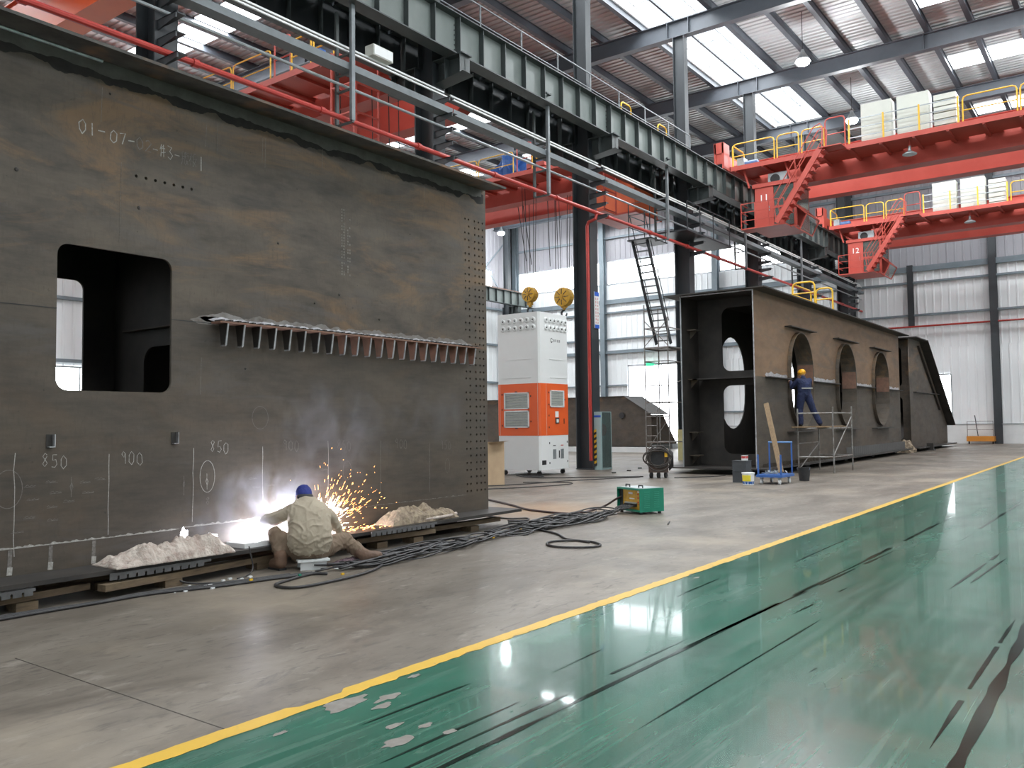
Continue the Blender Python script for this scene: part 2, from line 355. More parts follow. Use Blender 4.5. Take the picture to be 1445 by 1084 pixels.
# tyre marks with ragged outlines
mb = MB()
M['tyre'] = mat('wet_tyre_mark', (0.006, 0.014, 0.011), 0.12, 0, (0.010, 0.024, 0.018), 8, spec=0.2)
def mark(x0, y0, x1, y1, w0, seed):
    r_ = random.Random(seed); L_ = math.hypot(x1-x0, y1-y0); n_ = max(4, int(L_/0.12)); vs = []; fs = []
    for i in range(n_+1):
        t = i/n_; x = x0+(x1-x0)*t; y = y0+(y1-y0)*t; wv = w0*(0.55+0.5*noise.noise(Vector((y*1.7, seed, 0)))+0.15*r_.random())*min(1, 6*t, 6*(1-t))
        vs += [(x-wv/2, y, 0.0045), (x+wv/2, y, 0.0045)]
    for i in range(n_):
        if noise.noise(Vector((vs[2*i][1]*1.3, seed*3.1, 5))) > -0.28: fs.append((2*i, 2*i+1, 2*i+3, 2*i+2))
    mb.add(vs, fs)
for i, (x0, y0, x1, y1, w0) in enumerate([(-2.62, 1.5, -2.50, 9.6, 0.055), (-2.50, 9.0, -2.46, 15.2, 0.07), (-2.74, 2.2, -2.66, 5.7, 0.035), (-2.58, 5.4, -2.40, 10.8, 0.05), (-0.72, 3.2, -0.74, 8.6, 0.10),
        (-0.86, 4.4, -0.84, 7.6, 0.045), (-3.36, 6.6, -3.40, 8.0, 0.03), (-2.86, 2.8, -2.84, 3.9, 0.03), (-2.10, 3.8, -2.06, 6.8, 0.022), (-1.46, 8.6, -1.36, 11.2, 0.05), (-3.0, 4.4, -3.02, 5.1, 0.02),
        (-1.36, 8.9, -1.26, 10.8, 0.04), (-3.1, 9.2, -3.14, 12.0, 0.03), (-1.9, 12, -1.8, 20, 0.06), (0.4, 5, 0.5, 12, 0.09), (-3.3, 3.1, -3.28, 4.0, 0.03), (-2.3, 6.8, -2.24, 8.2, 0.03), (-1.7, 5.3, -1.66, 6.0, 0.02)]):
    mark(x0, y0, x1, y1, w0, i+11)
obj('tyre_mark', mb, M['tyre'], fl, kind='stuff')
mb = MB()   # bare concrete where the coating has chipped
for (cx, cy, r_) in ((-3.62, 3.30, 0.16), (-3.50, 3.52, 0.10), (-3.42, 3.40, 0.07), (-3.15, 3.20, 0.06), (-2.98, 3.06, 0.10), (-3.02, 3.30, 0.05), (-2.86, 3.30, 0.05), (-3.6, 7.9, 0.05), (-3.66, 3.9, 0.05), (-3.55, 2.8, 0.05)):
    pl = []
    for k in range(22):
        a = 2*PI*k/22; q = r_*(0.75+0.5*noise.noise(Vector((math.cos(a)*1.5+cx*9, math.sin(a)*1.5, cy))));  pl.append((cx+q*0.55*math.cos(a), cy+q*1.3*math.sin(a), 0.0048))
    mb.add(pl, [tuple(range(22))])
obj('bare_patch', mb, mat('bare_concrete', (0.20, 0.185, 0.165), 0.7, 0, (0.15, 0.13, 0.11), 12), fl, kind='stuff')

# ---- end wall, side walls, wall behind the camera: ribbed sheet
def ribbed_wall(name, a0, a1, z0, z1, pitch, flip, m, parent, along, pos, depth=0.035):
    mb = MB(); n = int((a1-a0)/pitch); prof = []
    for i in range(n):
        a = a0+i*(a1-a0)/n; p = (a1-a0)/n
        prof += [(a, 0), (a+p*0.68, 0), (a+p*0.76, depth), (a+p*0.92, depth)]
    prof.append((a1, 0)); vs = []
    for z in (z0, z1):
        for (a, d) in prof: vs.append((a, pos-flip*d, z) if along == 'x' else (pos-flip*d, a, z))
    k = len(prof); mb.add(vs, [(i, i+1, k+i+1, k+i) for i in range(k-1)])
    return obj(name, mb, m, parent)
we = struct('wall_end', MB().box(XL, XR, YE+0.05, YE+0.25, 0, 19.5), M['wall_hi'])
DOOR = (-31.8, -26.0, 5.95)
segs = [(XL, DOOR[0]), (DOOR[1], XR)]
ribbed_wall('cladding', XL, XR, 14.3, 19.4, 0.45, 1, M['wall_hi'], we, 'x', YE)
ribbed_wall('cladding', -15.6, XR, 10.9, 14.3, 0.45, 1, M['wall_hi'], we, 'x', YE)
ribbed_wall('cladding', XL, -15.6, 10.9, 12.3, 0.45, 1, M['wall_lo'], we, 'x', YE)
for a, b in segs: ribbed_wall('cladding', a, b, 1.15, 5.95, 0.45, 1, M['wall_lo'], we, 'x', YE)
ribbed_wall('cladding', XL, XR, 5.95, 10.9, 0.45, 1, M['wall_lo'], we, 'x', YE)
for a, b in segs: struct('dado', MB().box(a, b, YE-0.12, YE+0.04, 0, 1.15), M['dado'], we)
for a, b in segs: struct('dado_cap', MB().box(a, b, YE-0.15, YE+0.04, 1.15, 1.20), M['galv'], we)
nwin = [0]
def window(x0, x1, z0, z1, y=YE-0.02, side=None, bars=3):
    nwin[0] += 1
    if side is None:
        wn = struct('window_%d' % nwin[0], MB().box(x0, x1, y-0.02, y, z0, z1), M['window'])
        fr = MB()
        for t in range(bars+1):
            x = x0+(x1-x0)*t/bars; fr.box(x-0.03, x+0.03, y-0.06, y-0.021, z0, z1)
        for z in (z0, z1): fr.box(x0, x1, y-0.06, y-0.021, z-0.04, z+0.04)
    else:
        X = side; s = 1 if X < -20 else -1
        wn = struct('window_%d' % nwin[0], MB().box(min(X, X+s*0.03), max(X, X+s*0.03), x0, x1, z0, z1), M['window'])
        fr = MB(); xa, xb = sorted((X+s*0.031, X+s*0.07))
        for t in range(bars+1):
            q = x0+(x1-x0)*t/bars; fr.box(xa, xb, q-0.03, q+0.03, z0, z1)
        for z in (z0, z1): fr.box(xa, xb, x0, x1, z-0.04, z+0.04)
    obj('window_frame', fr, M['galv'], wn)
window(XL+0.6, -33.95, 12.35, 14.15, bars=4); window(-33.4, -24.6, 12.35, 14.15, bars=6); window(-24.1, -15.6, 12.35, 14.15, bars=6)
window(-10.25, -9.35, 1.7, 4.25, bars=1)
window(-31.7, -26.1, 0.02, 5.85, bars=2)                # the tall daylit door opening
window(-20.4, -18.9, 0.3, 5.2, bars=1)
# wall columns and rails on the end wall
for x in (-42.2, -33.7, -24.35, -15.0, -6.87, 3.0):
    mb = MB().beam((x, YE-0.32, 0), (x, YE-0.32, 19), 0.42, 0.40, 0.03, 0.03, up=(0, 1, 0)); obj('wall_column', mb, M['column'] if x > -16 else M['rail'], we)  # left-bay wall columns take the same haze tint
obj('wall_column', MB().beam((-11.45, YE-0.2, 7.3), (-11.45, YE-0.2, 11.2), 0.2, 0.34, 0.02, 0.1, up=(0, 1, 0)), M['column'], we)
for z, h in ((2.2, 0.1), (4.4, 0.1), (8.03, 0.12), (10.1, 0.12), (10.95, 0.34), (16.0, 0.16)):
    for a, b in ([(XL, DOOR[0]), (DOOR[1], -12)] if z < 5 else [(XL, XR)]):
        obj('wall_rail', MB().box(a, b, YE-0.20, YE-0.05, z-h/2, z+h/2), M['rail'], we)
for z in (7.0,):
    obj('wall_rail', MB().box(XL, -15.2, YE-0.26, YE-0.06, z-0.12, z+0.12), M['rail'], we)
mb = MB().tube([(-15, YE-0.28, 7.3), (XR-0.3, YE-0.28, 7.3)], 0.06)
tag(obj('water_pipe', mb, M['redpipe']), 'thin dark red pipe running level across the far end wall', 'pipe')
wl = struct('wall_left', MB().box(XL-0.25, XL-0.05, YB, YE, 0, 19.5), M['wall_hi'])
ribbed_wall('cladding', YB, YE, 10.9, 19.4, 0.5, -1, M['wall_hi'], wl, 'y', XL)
ribbed_wall('cladding', YB, YE, 1.15, 10.9, 0.5, -1, M['wall_lo'], wl, 'y', XL)
struct('dado', MB().box(XL-0.02, XL+0.12, YB, YE, 0, 1.15), M['dado'], wl)
for y0 in COLY[:-1]: window(y0+0.4, y0+7.3, 12.0, 14.1, side=XL+0.04, bars=5)
for y0 in COLY[1:5]: window(y0+2.0, y0+6.0, 2.2, 4.6, side=XL+0.04, bars=3)
for z in (2.0, 4.9, 8.0, 10.95): obj('wall_rail', MB().box(XL+0.02, XL+0.2, YB, YE, z-0.08, z+0.08), M['rail'], wl)
wr = struct('wall_right', MB().box(XR+0.05, XR+0.25, YB, YE, 0, 19.5), M['wall_lo'])
ribbed_wall('cladding', YB, YE, 0, 19.4, 0.5, 1, M['wall_lo'], wr, 'y', XR)
for y0 in COLY[:-1]: window(y0+0.4, y0+7.3, 12.0, 14.1, side=XR-0.05, bars=5)  # added glowing windows on the unseen right wall, to light the bay
struct('wall_back', MB().box(XL, XR, YB-0.25, YB, 0, 19.5), M['wall_lo'])

# ---- roof
ceil = struct('ceiling', MB().box(XL-0.3, -16.6, YB, YE, 18.75, 18.85).box(-13.5, XR+0.3, YB, YE, 18.75, 18.85), M['sheet'])
def roof_sheet(x0, x1):
    mb = MB(); prof = []; p = 0.33; n = int((YE-YB)/p)
    for i in range(n):
        a = YB+i*p; prof += [(a, 18.56), (a+p*0.5, 18.56), (a+p*0.6, 18.61), (a+p*0.9, 18.61)]
    prof.append((YE, 18.56)); vs = [(x, y, z) for x in (x0, x1) for (y, z) in prof]; k = len(prof)
    mb.add(vs, [(i, i+1, k+i+1, k+i) for i in range(k-1)]); obj('roof_sheet', mb, M['sheet'], ceil)
roof_sheet(XL, -16.5); roof_sheet(-13.6, XR)
PX_R = [-13.45, -11.75, -10.2, -8.5, -6.85, -5.2, -3.5, -1.8, -0.1, 1.6, 3.3, 5.0, 6.7, 8.4]
PX_L = [-16.6, -18.5, -20.3, -22.1, -23.9, -25.7, -27.5, -29.3, -31.1, -32.9, -34.7, -36.5, -38.3, -40.1]
for x in PX_R+PX_L: obj('purlin', MB().beam((x, YB, 18.36), (x, YE, 18.36), 0.34, 0.20, 0.02, 0.10), M['rafter'], ceil)
for y in COLY+[-2.8]:
    mb = MB().beam((XL, y, 17.82), (XR, y, 17.82), 0.72, 0.34, 0.03, 0.03)
    for x in (-15.35, -14.4, -22, -29, -36, -7, 0.5, 7): mb.box(x-0.012, x+0.012, y-0.16, y+0.16, 17.48, 18.16)
    obj('rafter', mb, M['rafter'], ceil)
for y in [c-3.7 for c in COLY]:
    for xs in ((-6.75, -5.3), (-5.1, -3.6), (-3.4, -1.9), (-1.7, -0.2), (0.0, 1.5), (1.7, 3.2)):
        obj('skylight_panel', MB().box(xs[0], xs[1], y, y+1.7, 18.50, 18.54), M['skylight'], ceil)
for k, y in enumerate([c+3.6 for c in COLY]):
    for i, xs in enumerate([(-28.2, -29.2), (-29.4, -31.0), (-31.2, -32.8), (-33.0, -34.6), (-34.8, -36.4)]):
        if k % 2 == 1 or i in (0, 1, 4): obj('skylight_panel', MB().box(xs[1], xs[0], y-0.1, y+1.55, 18.50, 18.54), M['skylight'], ceil)
# the glazed roof monitor over the column row: kerbs, hoops and glazing bars
YM = 48.4
struct('ceiling_cap', MB().box(-16.65, -13.45, YM, YE, 18.6, 18.7), M['sheet'], ceil)
for (xa, xb) in ((-16.5, -13.6),):
    mb = MB()
    for x in (xa, xb): mb.box(x-0.04, x+0.04, YB, YM, 18.5, 19.3)
    obj('monitor_kerb', mb, M['white'], ceil)
    xm = (xa+xb)/2; hw = (xb-xa)/2
    for i, y in enumerate([YB+1+2.58*k for k in range(22)]):
        hoop = MB().tube([(xm+hw*math.cos(a), y, 18.75+0.75*math.sin(a)) for a in [PI*k/10 for k in range(11)]], 0.022, 5)
        hoop.tube([(xa, y, 18.75), (xb, y, 18.75)], 0.018, 4); hoop.tube([(xm, y, 18.75), (xm, y, 19.5)], 0.018, 4)
        if i % 2: hoop.tube([(xa, y, 18.75), (xb, y+2.58, 18.75)], 0.014, 4)
        hoop.tube([(xm, y, 18.75), (xm+hw*0.7, y, 19.3)], 0.014, 4); hoop.tube([(xm, y, 18.75), (xm-hw*0.7, y, 19.3)], 0.014, 4)
        obj('monitor_hoop', hoop, M['galv'], ceil)
    for x, z in ((xm, 19.5), (xa+0.2, 18.8), (xb-0.2, 18.8)):
        obj('glazing_bar', MB().bar((x, YB, z), (x, YM, z), 0.05, 0.06), M['galv'], ceil)
    obj('monitor_tie', MB().bar((-15.1, YB, 18.3), (-15.1, YE, 18.3), 0.08, 0.08), M['rafter'], ceil)
for a, b in (((XL+0.3, 50.5, 11.3), (XL+0.3, 57.0, 17.2)), ((XL+0.3, 50.5, 17.2), (XL+0.3, 57.0, 11.3)), ((XL+0.3, 42.5, 11.3), (XL+0.3, 49.5, 17.2)), ((XL+0.3, 42.5, 17.2), (XL+0.3, 49.5, 11.3))): obj('wall_brace', MB().bar(a, b, 0.08, 0.08), M['rail'], wl)
# ---- columns
def column(x, y, label, corbels=(1, -1), z1=17.46):
    t = thing('steel_column', label, 'column', (x, y, 0))
    mb = MB().box(x-0.33, x-0.29, y-0.235, y+0.235, 0.03, 11).box(x+0.29, x+0.33, y-0.235, y+0.235, 0.03, 11).box(x-0.29, x+0.29, y-0.012, y+0.012, 0.03, 11)
    obj('lower_shaft', mb, M['column'], t)
    obj('base_plate', MB().box(x-0.34, x+0.34, y-0.26, y+0.26, 0, 0.03), M['column'], t)
    obj('upper_shaft', MB().beam((x, y, 11), (x, y, z1), 0.5, 0.34, 0.025, 0.02, up=(1, 0, 0)), M['column'], t)
    for s in corbels:
        mb = MB().prism([(x+s*0.30, 10.40), (x+s*1.22, 10.52), (x+s*1.22, 11.02), (x+s*0.30, 11.02)], 'y', y-0.012, y+0.012)
        mb.box(*sorted((x+s*0.3, x+s*1.3)), y-0.2, y+0.2, 11.0, 11.03)
        mb.add([(x+s*0.3, y-0.2, 10.39), (x+s*0.3, y+0.2, 10.39), (x+s*1.35, y+0.24, 10.51), (x+s*1.35, y-0.24, 10.51)], [(0, 1, 2, 3)])
        mb.box(*sorted((x+s*0.70, x+s*0.72)), y-0.2, y+0.2, 10.46, 11.0).box(*sorted((x+s*1.20, x+s*1.22)), y-0.2, y+0.2, 10.52, 11.0)
        obj('corbel', mb, M['runway_dark'], t)
    return t
names = {8.8: 'dark steel column behind the left end of the large girder, hung with short pipe brackets', 16.55: 'dark steel column behind the right top corner of the large girder',
 24.3: 'tall dark steel column beside the white and orange tower, carrying the tall white sign', 32.05: 'tall dark steel column just left of the box girder with oval holes, behind the ladder',
 39.8: 'dark steel column rising behind the top of the box girder with oval holes', 47.55: 'dark steel column below the crane cab numbered 11', 55.3: 'dark steel column below the crane cab numbered 12, nearest the end wall'}
cols = {}
for y in COLY:
    cols[y] = column(-14.85, y, names.get(y, 'dark steel column outside the picture, left of the camera'))
for y in COLY[2:]:
    column(-41.3, y, 'dark steel column at the far left side of the left bay' , corbels=(1,))['group'] = 'columns of the far left row'
def urail(t, x0, x1, y, z, h=1.05, r=0.028, m=None, mid=True, axis='x'):
    c = 0.14
    P = [(x0, z), (x0, z+h-c), (x0+c*0.3, z+h-c*0.3), (x0+c, z+h), (x1-c, z+h), (x1-c*0.3, z+h-c*0.3), (x1, z+h-c), (x1, z)]
    pt = (lambda u, v: (u, y, v)) if axis == 'x' else (lambda u, v: (y, u, v))
    mb = MB().tube([pt(*p) for p in P], r, 6)
    if mid: mb.tube([pt(x0, z+h*0.5), pt(x1, z+h*0.5)], r*0.8, 5)
    return obj('handrail', mb, m or M['yellow'], t)
# ---------------------------------------------------------------- crane runway girders on the column corbels
def runway(xc, y0, y1, label, side, light=True, rail_post=True):
    t = thing('crane_runway_girder', label, 'girder', (xc, y0, 11.03))
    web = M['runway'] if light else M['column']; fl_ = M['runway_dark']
    yy = y0; edges = [y for y in COLY if y0 < y < y1]; edges = [y0]+edges+[y1]
    for a, b in zip(edges[:-1], edges[1:]):
        obj('web_panel', MB().box(xc-0.012, xc+0.012, a+0.02, b-0.02, 11.06, 12.07), web, t)
        n = max(1, round((b-a)/0.97)); s = (b-a)/n
        for k in range(n):
            y = a+0.02+k*s
            for sg in (-1, 1):
                obj('stiffener', MB().box(*sorted((xc+sg*0.013, xc+sg*0.17)), y-0.01, y+0.01, 11.06, 12.07), fl_, t)
        mb = MB()
        for j in range(6):
            for dy in (-0.05, 0.05): mb.box(xc-0.03, xc+0.03, b+dy-0.012, b+dy+0.012, 11.2+j*0.13, 11.225+j*0.13)
        obj('splice_bolts', mb, M['black'], t)
    obj('top_flange', MB().box(xc-0.22, xc+0.22, y0, y1, 12.07, 12.10), fl_, t)
    obj('bottom_flange', MB().box(xc-0.20, xc+0.20, y0, y1, 11.03, 11.06), fl_, t)
    obj('crane_rail', MB().box(xc-0.035, xc+0.035, y0, y1, 12.10, 12.22), M['rust'], t)
    return t
XRW = -13.95
runway(XRW, -4, YE-0.6, 'grey-green crane runway girder with ribbed panels over the row of columns', 1)
runway(-15.9, -4, YE-0.6, 'crane runway girder behind the grey-green one, its unlit web coloured dark', -1, light=False)  # web takes a dark colour in place of the shade on it
runway(-40.3, 20, YE-0.6, 'distant grey crane runway girder above the far left side of the hall', 1)
# walkway between the two girders, with gaps in its plates, and its handrail
wk = thing('runway_walkway', 'steel walkway with a grey handrail between the two runway girders', 'walkway', (-14.9, 0, 12.0))
y = -4.0
while y < YE-1:
    obj('deck_plate', MB().box(-15.62, -14.22, y, y+1.22, 11.99, 12.02), M['column'], wk); y += 1.27
for y in [-3.5+1.94*k for k in range(32)]:
    obj('cross_member', MB().box(-15.7, -14.15, y-0.03, y+0.03, 11.9, 11.985), M['column'], wk)
RX = -14.32
ylist = [y for y in [4.5+1.94*k for k in range(16)] if y < 33.2]
for y in ylist: obj('rail_post', MB().box(RX-0.018, RX+0.018, y-0.018, y+0.018, 12.02, 13.12), M['post'], wk)
for z, r in ((13.12, 0.025), (12.62, 0.018)): obj('handrail', MB().bar((RX, ylist[0], z), (RX, ylist[-1], z), 1.4*r, 1.4*r), M['post'], wk)
obj('toe_board', MB().box(RX-0.01, RX+0.01, ylist[0], ylist[-1], 12.02, 12.16), M['runway_dark'], wk)
for i, y in enumerate([16.9+0.97*k for k in range(14)]): obj('anchor_clip', MB().box(RX+0.1, RX+0.2, y-0.03, y+0.03, 12.1, 12.32), M['galv'], wk)

for y in (27.6, 30.6): urail(wk, y, y+0.75, -15.2, 12.02, h=1.5, r=0.028, axis='y')
# ---------------------------------------------------------------- services along the column row
XS = -14.2
def service_brackets():
    for y in COLY[2:]:
        t = thing('pipe_bracket', 'dark pipe bracket arms on the column at %s' % {8.8: 'the far left of the picture', 16.55: 'the right top corner of the large girder', 24.3: 'the white and orange tower', 32.05: 'the steep ladder', 39.8: 'the far end of the oval-holed girder top', 47.55: 'the cab numbered 11', 55.3: 'the end wall below the cab numbered 12'}[y], 'bracket', (-14.5, y, 8.3))
        for z, L_ in ((8.38, 0.55), (8.78, 0.5), (9.14, 0.5), (9.52, 0.5), (9.95, 0.42)):
            obj('bracket_arm', MB().prism([(-14.515, z-0.17), (-14.515, z+0.02), (-14.515+L_+.1, z+0.02), (-14.515+L_+.1, z-0.09)], 'y', y-0.19, y-0.16).box(-14.515, -14.515+L_+.1, y-0.19, y+0.02, z, z+0.02), M['column'], t)
service_brackets()
def run(name, label, cat, fn, m, y0=1.0, y1=57.0, smooth=False):
    mb = MB(); fn(mb, y0, y1); return tag(obj(name, mb, m, smooth=smooth), label, cat)
run('fire_water_pipe', 'long red water pipe running along the column row above the large girder', 'pipe', lambda mb, a, b: [mb.tube([(XS, a, 8.45), (XS, b, 8.45)], 0.062, 10)] + [mb.tube([(XS, y-0.06, 8.45), (XS, y+0.06, 8.45)], 0.085, 10) for y in [3.0+3.1*k for k in range(18)]], M['redpipe'], smooth=False)
run('grey_pipe', 'thin grey pipe running along the column row above the red one', 'pipe', lambda mb, a, b: mb.tube([(XS, a, 9.2), (XS, b, 9.2)], 0.035, 8), M['galv'])
tr = thing('cable_tray', 'wide grey cable tray running along the column row below the twin white conduits', 'cable tray', (XS, 0, 9.55))
for a, b in zip([1.0]+COLY[2:], COLY[2:]+[57]):
    obj('tray_section', MB().box(XS-0.17, XS+0.17, a+0.02, b-0.02, 9.54, 9.56).box(XS-0.17, XS-0.15, a+0.02, b-0.02, 9.56, 9.66).box(XS+0.15, XS+0.17, a+0.02, b-0.02, 9.56, 9.70), mat('grey_tray_steel', (0.15, 0.17, 0.18), 0.6, 0, (0.19, 0.21, 0.22), 3), tr)
cw = mat('white_conduit', (0.72, 0.74, 0.72), 0.35)
for dz, dx, nm in ((0.0, 0.06, 'lower'), (0.14, -0.04, 'upper')):
    run('power_conduit', '%s of the twin white conduits running just under the grey-green runway girder' % nm, 'conduit', lambda mb, a, b: [mb.box(XS+dx-0.02, XS+dx+0.02, y0+0.12, y1-0.12, 9.98+dz, 10.02+dz) for y0, y1 in zip([1.0]+COLY[2:], COLY[2:]+[57])], cw)
jb = thing('junction_box', 'white metal junction box fixed on the twin conduits above the large girder', 'box', (XS, 14.05, 10.13))
obj('box_body', MB().box(XS-0.12, XS+0.16, 13.72, 14.36, 10.16, 10.42), M['cream'], jb)
obj('box_lid', MB().box(XS+0.161, XS+0.175, 13.74, 14.34, 10.18, 10.40), M['white'], jb)
for i, y in enumerate((5.1, 13.0, 20.85, 28.8, 36.6, 44.4)):
    lab = ['outside the picture on the left', 'rising above the middle of the large girder top', 'between the blue tarpaulin and the white tower', 'beside the steep ladder', 'left of the cab numbered 11', 'below the cab numbered 11'][i]
    t = thing('pipe_hanger', 'vertical grey hanger post carrying the pipes, '+lab, 'hanger', (-13.98, y, 8.3))
    obj('hanger_post', MB().box(-14.02, -13.94, y-0.05, y+0.05, 8.38, 11.36 if i else 11.0), M['post'], t)
    obj('hanger_post', MB().box(-14.52, -14.46, y-0.04, y+0.04, 8.38, 11.0), M['runway_dark'], t)
    for z in (8.36, 9.12, 9.5, 9.94): obj('cross_arm', MB().box(-14.5, -13.95, y-0.03, y+0.03, z-0.03, z+0.01), M['runway_dark'], t)
    obj('top_hook', MB().box(-14.02, -13.8, y-0.08, y-0.05, 11.30, 11.36).box(-13.86, -13.80, y-0.3, y-0.05, 11.30, 11.34), M['runway_dark'], t)
# red drop pipe down the column with the sign
mb = MB().tube([(XS, 24.0, 8.45), (XS-0.02, 23.95, 8.25), (-14.50, 23.95, 8.17), (-14.56, 23.97, 8.05), (-14.56, 23.98, 0.3)], 0.055, 8)
tag(obj('drop_pipe', mb, M['redpipe']), 'red pipe dropping down the column beside the white and orange tower', 'pipe')
sg = thing('warning_board', 'tall white board with blue ends and two columns of red writing on the column', 'sign', (-14.49, 24.45, 4.68))
obj('board', MB().box(-14.515, -14.49, 24.25, 24.53, 4.68, 5.90), M['white'], sg)
obj('blue_band', MB().box(-14.489, -14.486, 24.25, 24.53, 5.76, 5.90), M['signblue'], sg)
obj('blue_band', MB().box(-14.489, -14.486, 24.25, 24.53, 4.68, 4.80), M['signblue'], sg)
mface = Matrix(((0, 0, 1, -14.485), (1, 0, 0, 0), (0, 1, 0, 0), (0, 0, 0, 1)))
def face_x(x, y, z): return Matrix(((0, 0, 1, x), (1, 0, 0, y), (0, 1, 0, z), (0, 0, 0, 1)))
def face_my(x, y, z): return Matrix(((1, 0, 0, x), (0, 0, -1, y), (0, 1, 0, z), (0, 0, 0, 1)))
def unread_glyph(name, x, y, z, h, m_, par, q_):      # writing too small to read in the photograph: strokes of its size and colour only
    mb = MB(); t_ = h*0.09
    for zz in (0.1, 0.38, 0.66, 0.92)[q_.randint(0, 1):]: a = q_.uniform(0, .2); mb.box(x, x+0.002, y-h*(0.42-a*.5), y+h*(0.42-q_.uniform(0, .15)), z+h*zz-t_/2, z+h*zz+t_/2)
    for yy in (q_.uniform(-.3, -.1), q_.uniform(.05, .3)): mb.box(x, x+0.002, y+h*yy-t_/2, y+h*yy+t_/2, z+h*q_.uniform(0, .3), z+h*q_.uniform(.75, 1))
    return obj(name, mb, m_, par)
q_ = random.Random(6)
for col_ in (24.325, 24.455):
    for k in range(8): unread_glyph('red_character', -14.489, col_, 5.62-k*0.115, 0.085, M['signred'], sg, q_)

# ---------------------------------------------------------------- overhead cranes
def crane(label, y, xw, d, span, number=None, body='red', cabinets=True, stair=True, z0=12.22, gd=4.3):
    """xw: runway wheel line, d: +1 when the bridge runs to +x; y: outer edge of the near walkway"""
    m = M[body]; X = lambda u: xw + d*u
    t = thing('overhead_crane', label, 'crane', (X(span/2), y+3, z0))
    def bx(u0, u1, ya, yb, za, zb): return MB().box(*sorted((X(u0), X(u1))), ya, yb, za, zb)
    g0 = 1.6
    for k, (ya, nm) in enumerate(((y+1.7, 'main_girder'), (y+gd, 'main_girder'))):
        mb = bx(g0, span-g0, ya, ya+0.55, 11.48, 12.78)
        mb.prism(sorted([(X(0.2), 12.35), (X(0.2), 12.78), (X(g0), 12.78), (X(g0), 11.48)], key=lambda p: 0), 'y', ya, ya+0.55)
        g = obj('main_girder', mb, m, t)
        obj('girder_flange', bx(0.2, span-0.2, ya-0.06, ya+0.61, 12.78, 12.81), m, g); obj('girder_flange', bx(g0, span-g0, ya-0.06, ya+0.61, 11.455, 11.48), m, g)
        obj('trolley_rail', bx(0.5, span-0.5, ya+0.24, ya+0.31, 12.81, 12.90), M['rust'], g)
    for u in (0, span):
        e = obj('end_carriage', bx(u-0.2, u+0.2, y-0.1, y+gd+1.2, 12.42, 12.85), m, t)
        for yy in (y+0.15, y+gd+0.7):
            wb = bx(u-0.22, u-0.13, yy-0.3, yy+0.3, 12.2, 13.3); wb.box(*sorted((X(u+0.13), X(u+0.22))), yy-0.3, yy+0.3, 12.2, 13.3); wb.box(*sorted((X(u-0.2), X(u+0.2))), yy-0.3, yy+0.3, 12.86, 13.32)
            obj('wheel_bracket', wb, m, e)
            obj('wheel', MB().lathe((X(u), yy, 12.47), [(0.25, -0.09), (0.25, -0.06), (0.22, -0.05), (0.22, 0.05), (0.25, 0.06), (0.25, 0.09)], 14, 'x'), M['black'], e)
    # near walkway: plates with a slot to the girder, edge angle, rails
    wk_ = obj('walkway', bx(0.45, span-0.45, y, y+1.5, 12.08, 12.11), m, t)
    obj('walkway_edge', bx(0.45, span-0.45, y-0.03, y, 12.03, 12.22), m, wk_)
    u = 0.6
    while u < span-0.6: obj('walkway_bracket', MB().box(*sorted((X(u), X(u+0.09))), y, y+1.7, 11.99, 12.075), m, wk_); u += 1.15
    u = 0.5
    while u < span-0.5: obj('walkway_infill', MB().box(*sorted((X(u), X(u+0.6))), y+1.5, y+1.7, 12.08, 12.11), m, wk_); u += 1.15
    L = [(0.55, 2.3), (2.42, 3.3), (3.42, 4.3)]
    for a, b in L: urail(t, *sorted((X(a), X(b))), y+0.03, 12.11)
    urail(t, y+0.1, y+1.4, X(0.5), 12.11, axis='y')
    urail(t, *sorted((X(4.35), X(5.1))), y+0.03, 12.11, h=1.3, m=m)
    if cabinets:
        for z in (12.45, 12.8, 13.15):
            obj('long_rail', MB().bar((X(5.2), y+0.03, z), (X(9.1), y+0.03, z), 0.035, 0.035), M['galv'], t)
        for u in (5.25, 6.5, 7.75, 9.05): obj('rail_post', MB().box(X(u)-0.03, X(u)+0.03, y, y+0.06, 12.11, 13.2), M['yellow'], t)
        for u0, u1, h in ((5.65, 6.75, 1.62), (6.95, 8.05, 1.62)):
            cb = obj('electrical_cabinet', bx(u0, u1, y+0.25, y+0.85, 12.13, 12.13+h), M['cream'], t)
            obj('cabinet_door', bx(u0+0.04, u1-0.04, y+0.235, y+0.249, 12.2, 12.08+h), M['cream'], cb)
            obj('cabinet_side', MB().box(*sorted((X(u1)+0.001, X(u1)+0.012)), y+0.3, y+0.8, 12.2, 12.05+h), M['cream'], cb)
        for k in range(6):
            obj('resistor_box', bx(8.2+0.01*(k % 2), 8.95, y+0.3, y+0.9, 12.13+k*0.235, 12.13+k*0.235+0.20), M['cream'], t)
        for a, b in ((9.2, 10.9), (11.0, 12.7), (12.8, 14.5), (14.6, 16.3), (16.4, 18.1)):
            if b < span: urail(t, *sorted((X(a), X(b))), y+0.03, 12.11)
        lf = obj('flood_lamp', MB().lathe((X(7.3), y+0.5, 11.55), [(0.05, 0.3), (0.06, 0.12), (0.26, 0.0), (0.26, -0.03)], 12), M['galv'], t)
        obj('lamp_arm', bx(7.27, 7.33, y+0.45, y+0.55, 11.85, 12.07), m, lf)
    else:
        u = 5.3
        while u+2 < span:
            urail(t, *sorted((X(u), X(u+1.9))), y+0.03, 12.11, r=0.024); u += 2.0
    dv = obj('travel_motor', MB().lathe((X(1.25), y+0.4, 12.33), [(0.14, -0.3), (0.15, -0.26), (0.15, 0.2), (0.10, 0.25)], 12, 'x'), M['motor'], t)
    obj('gear_case', bx(0.65, 0.95, y+0.2, y+0.6, 12.13, 12.6), M['galv'], dv)
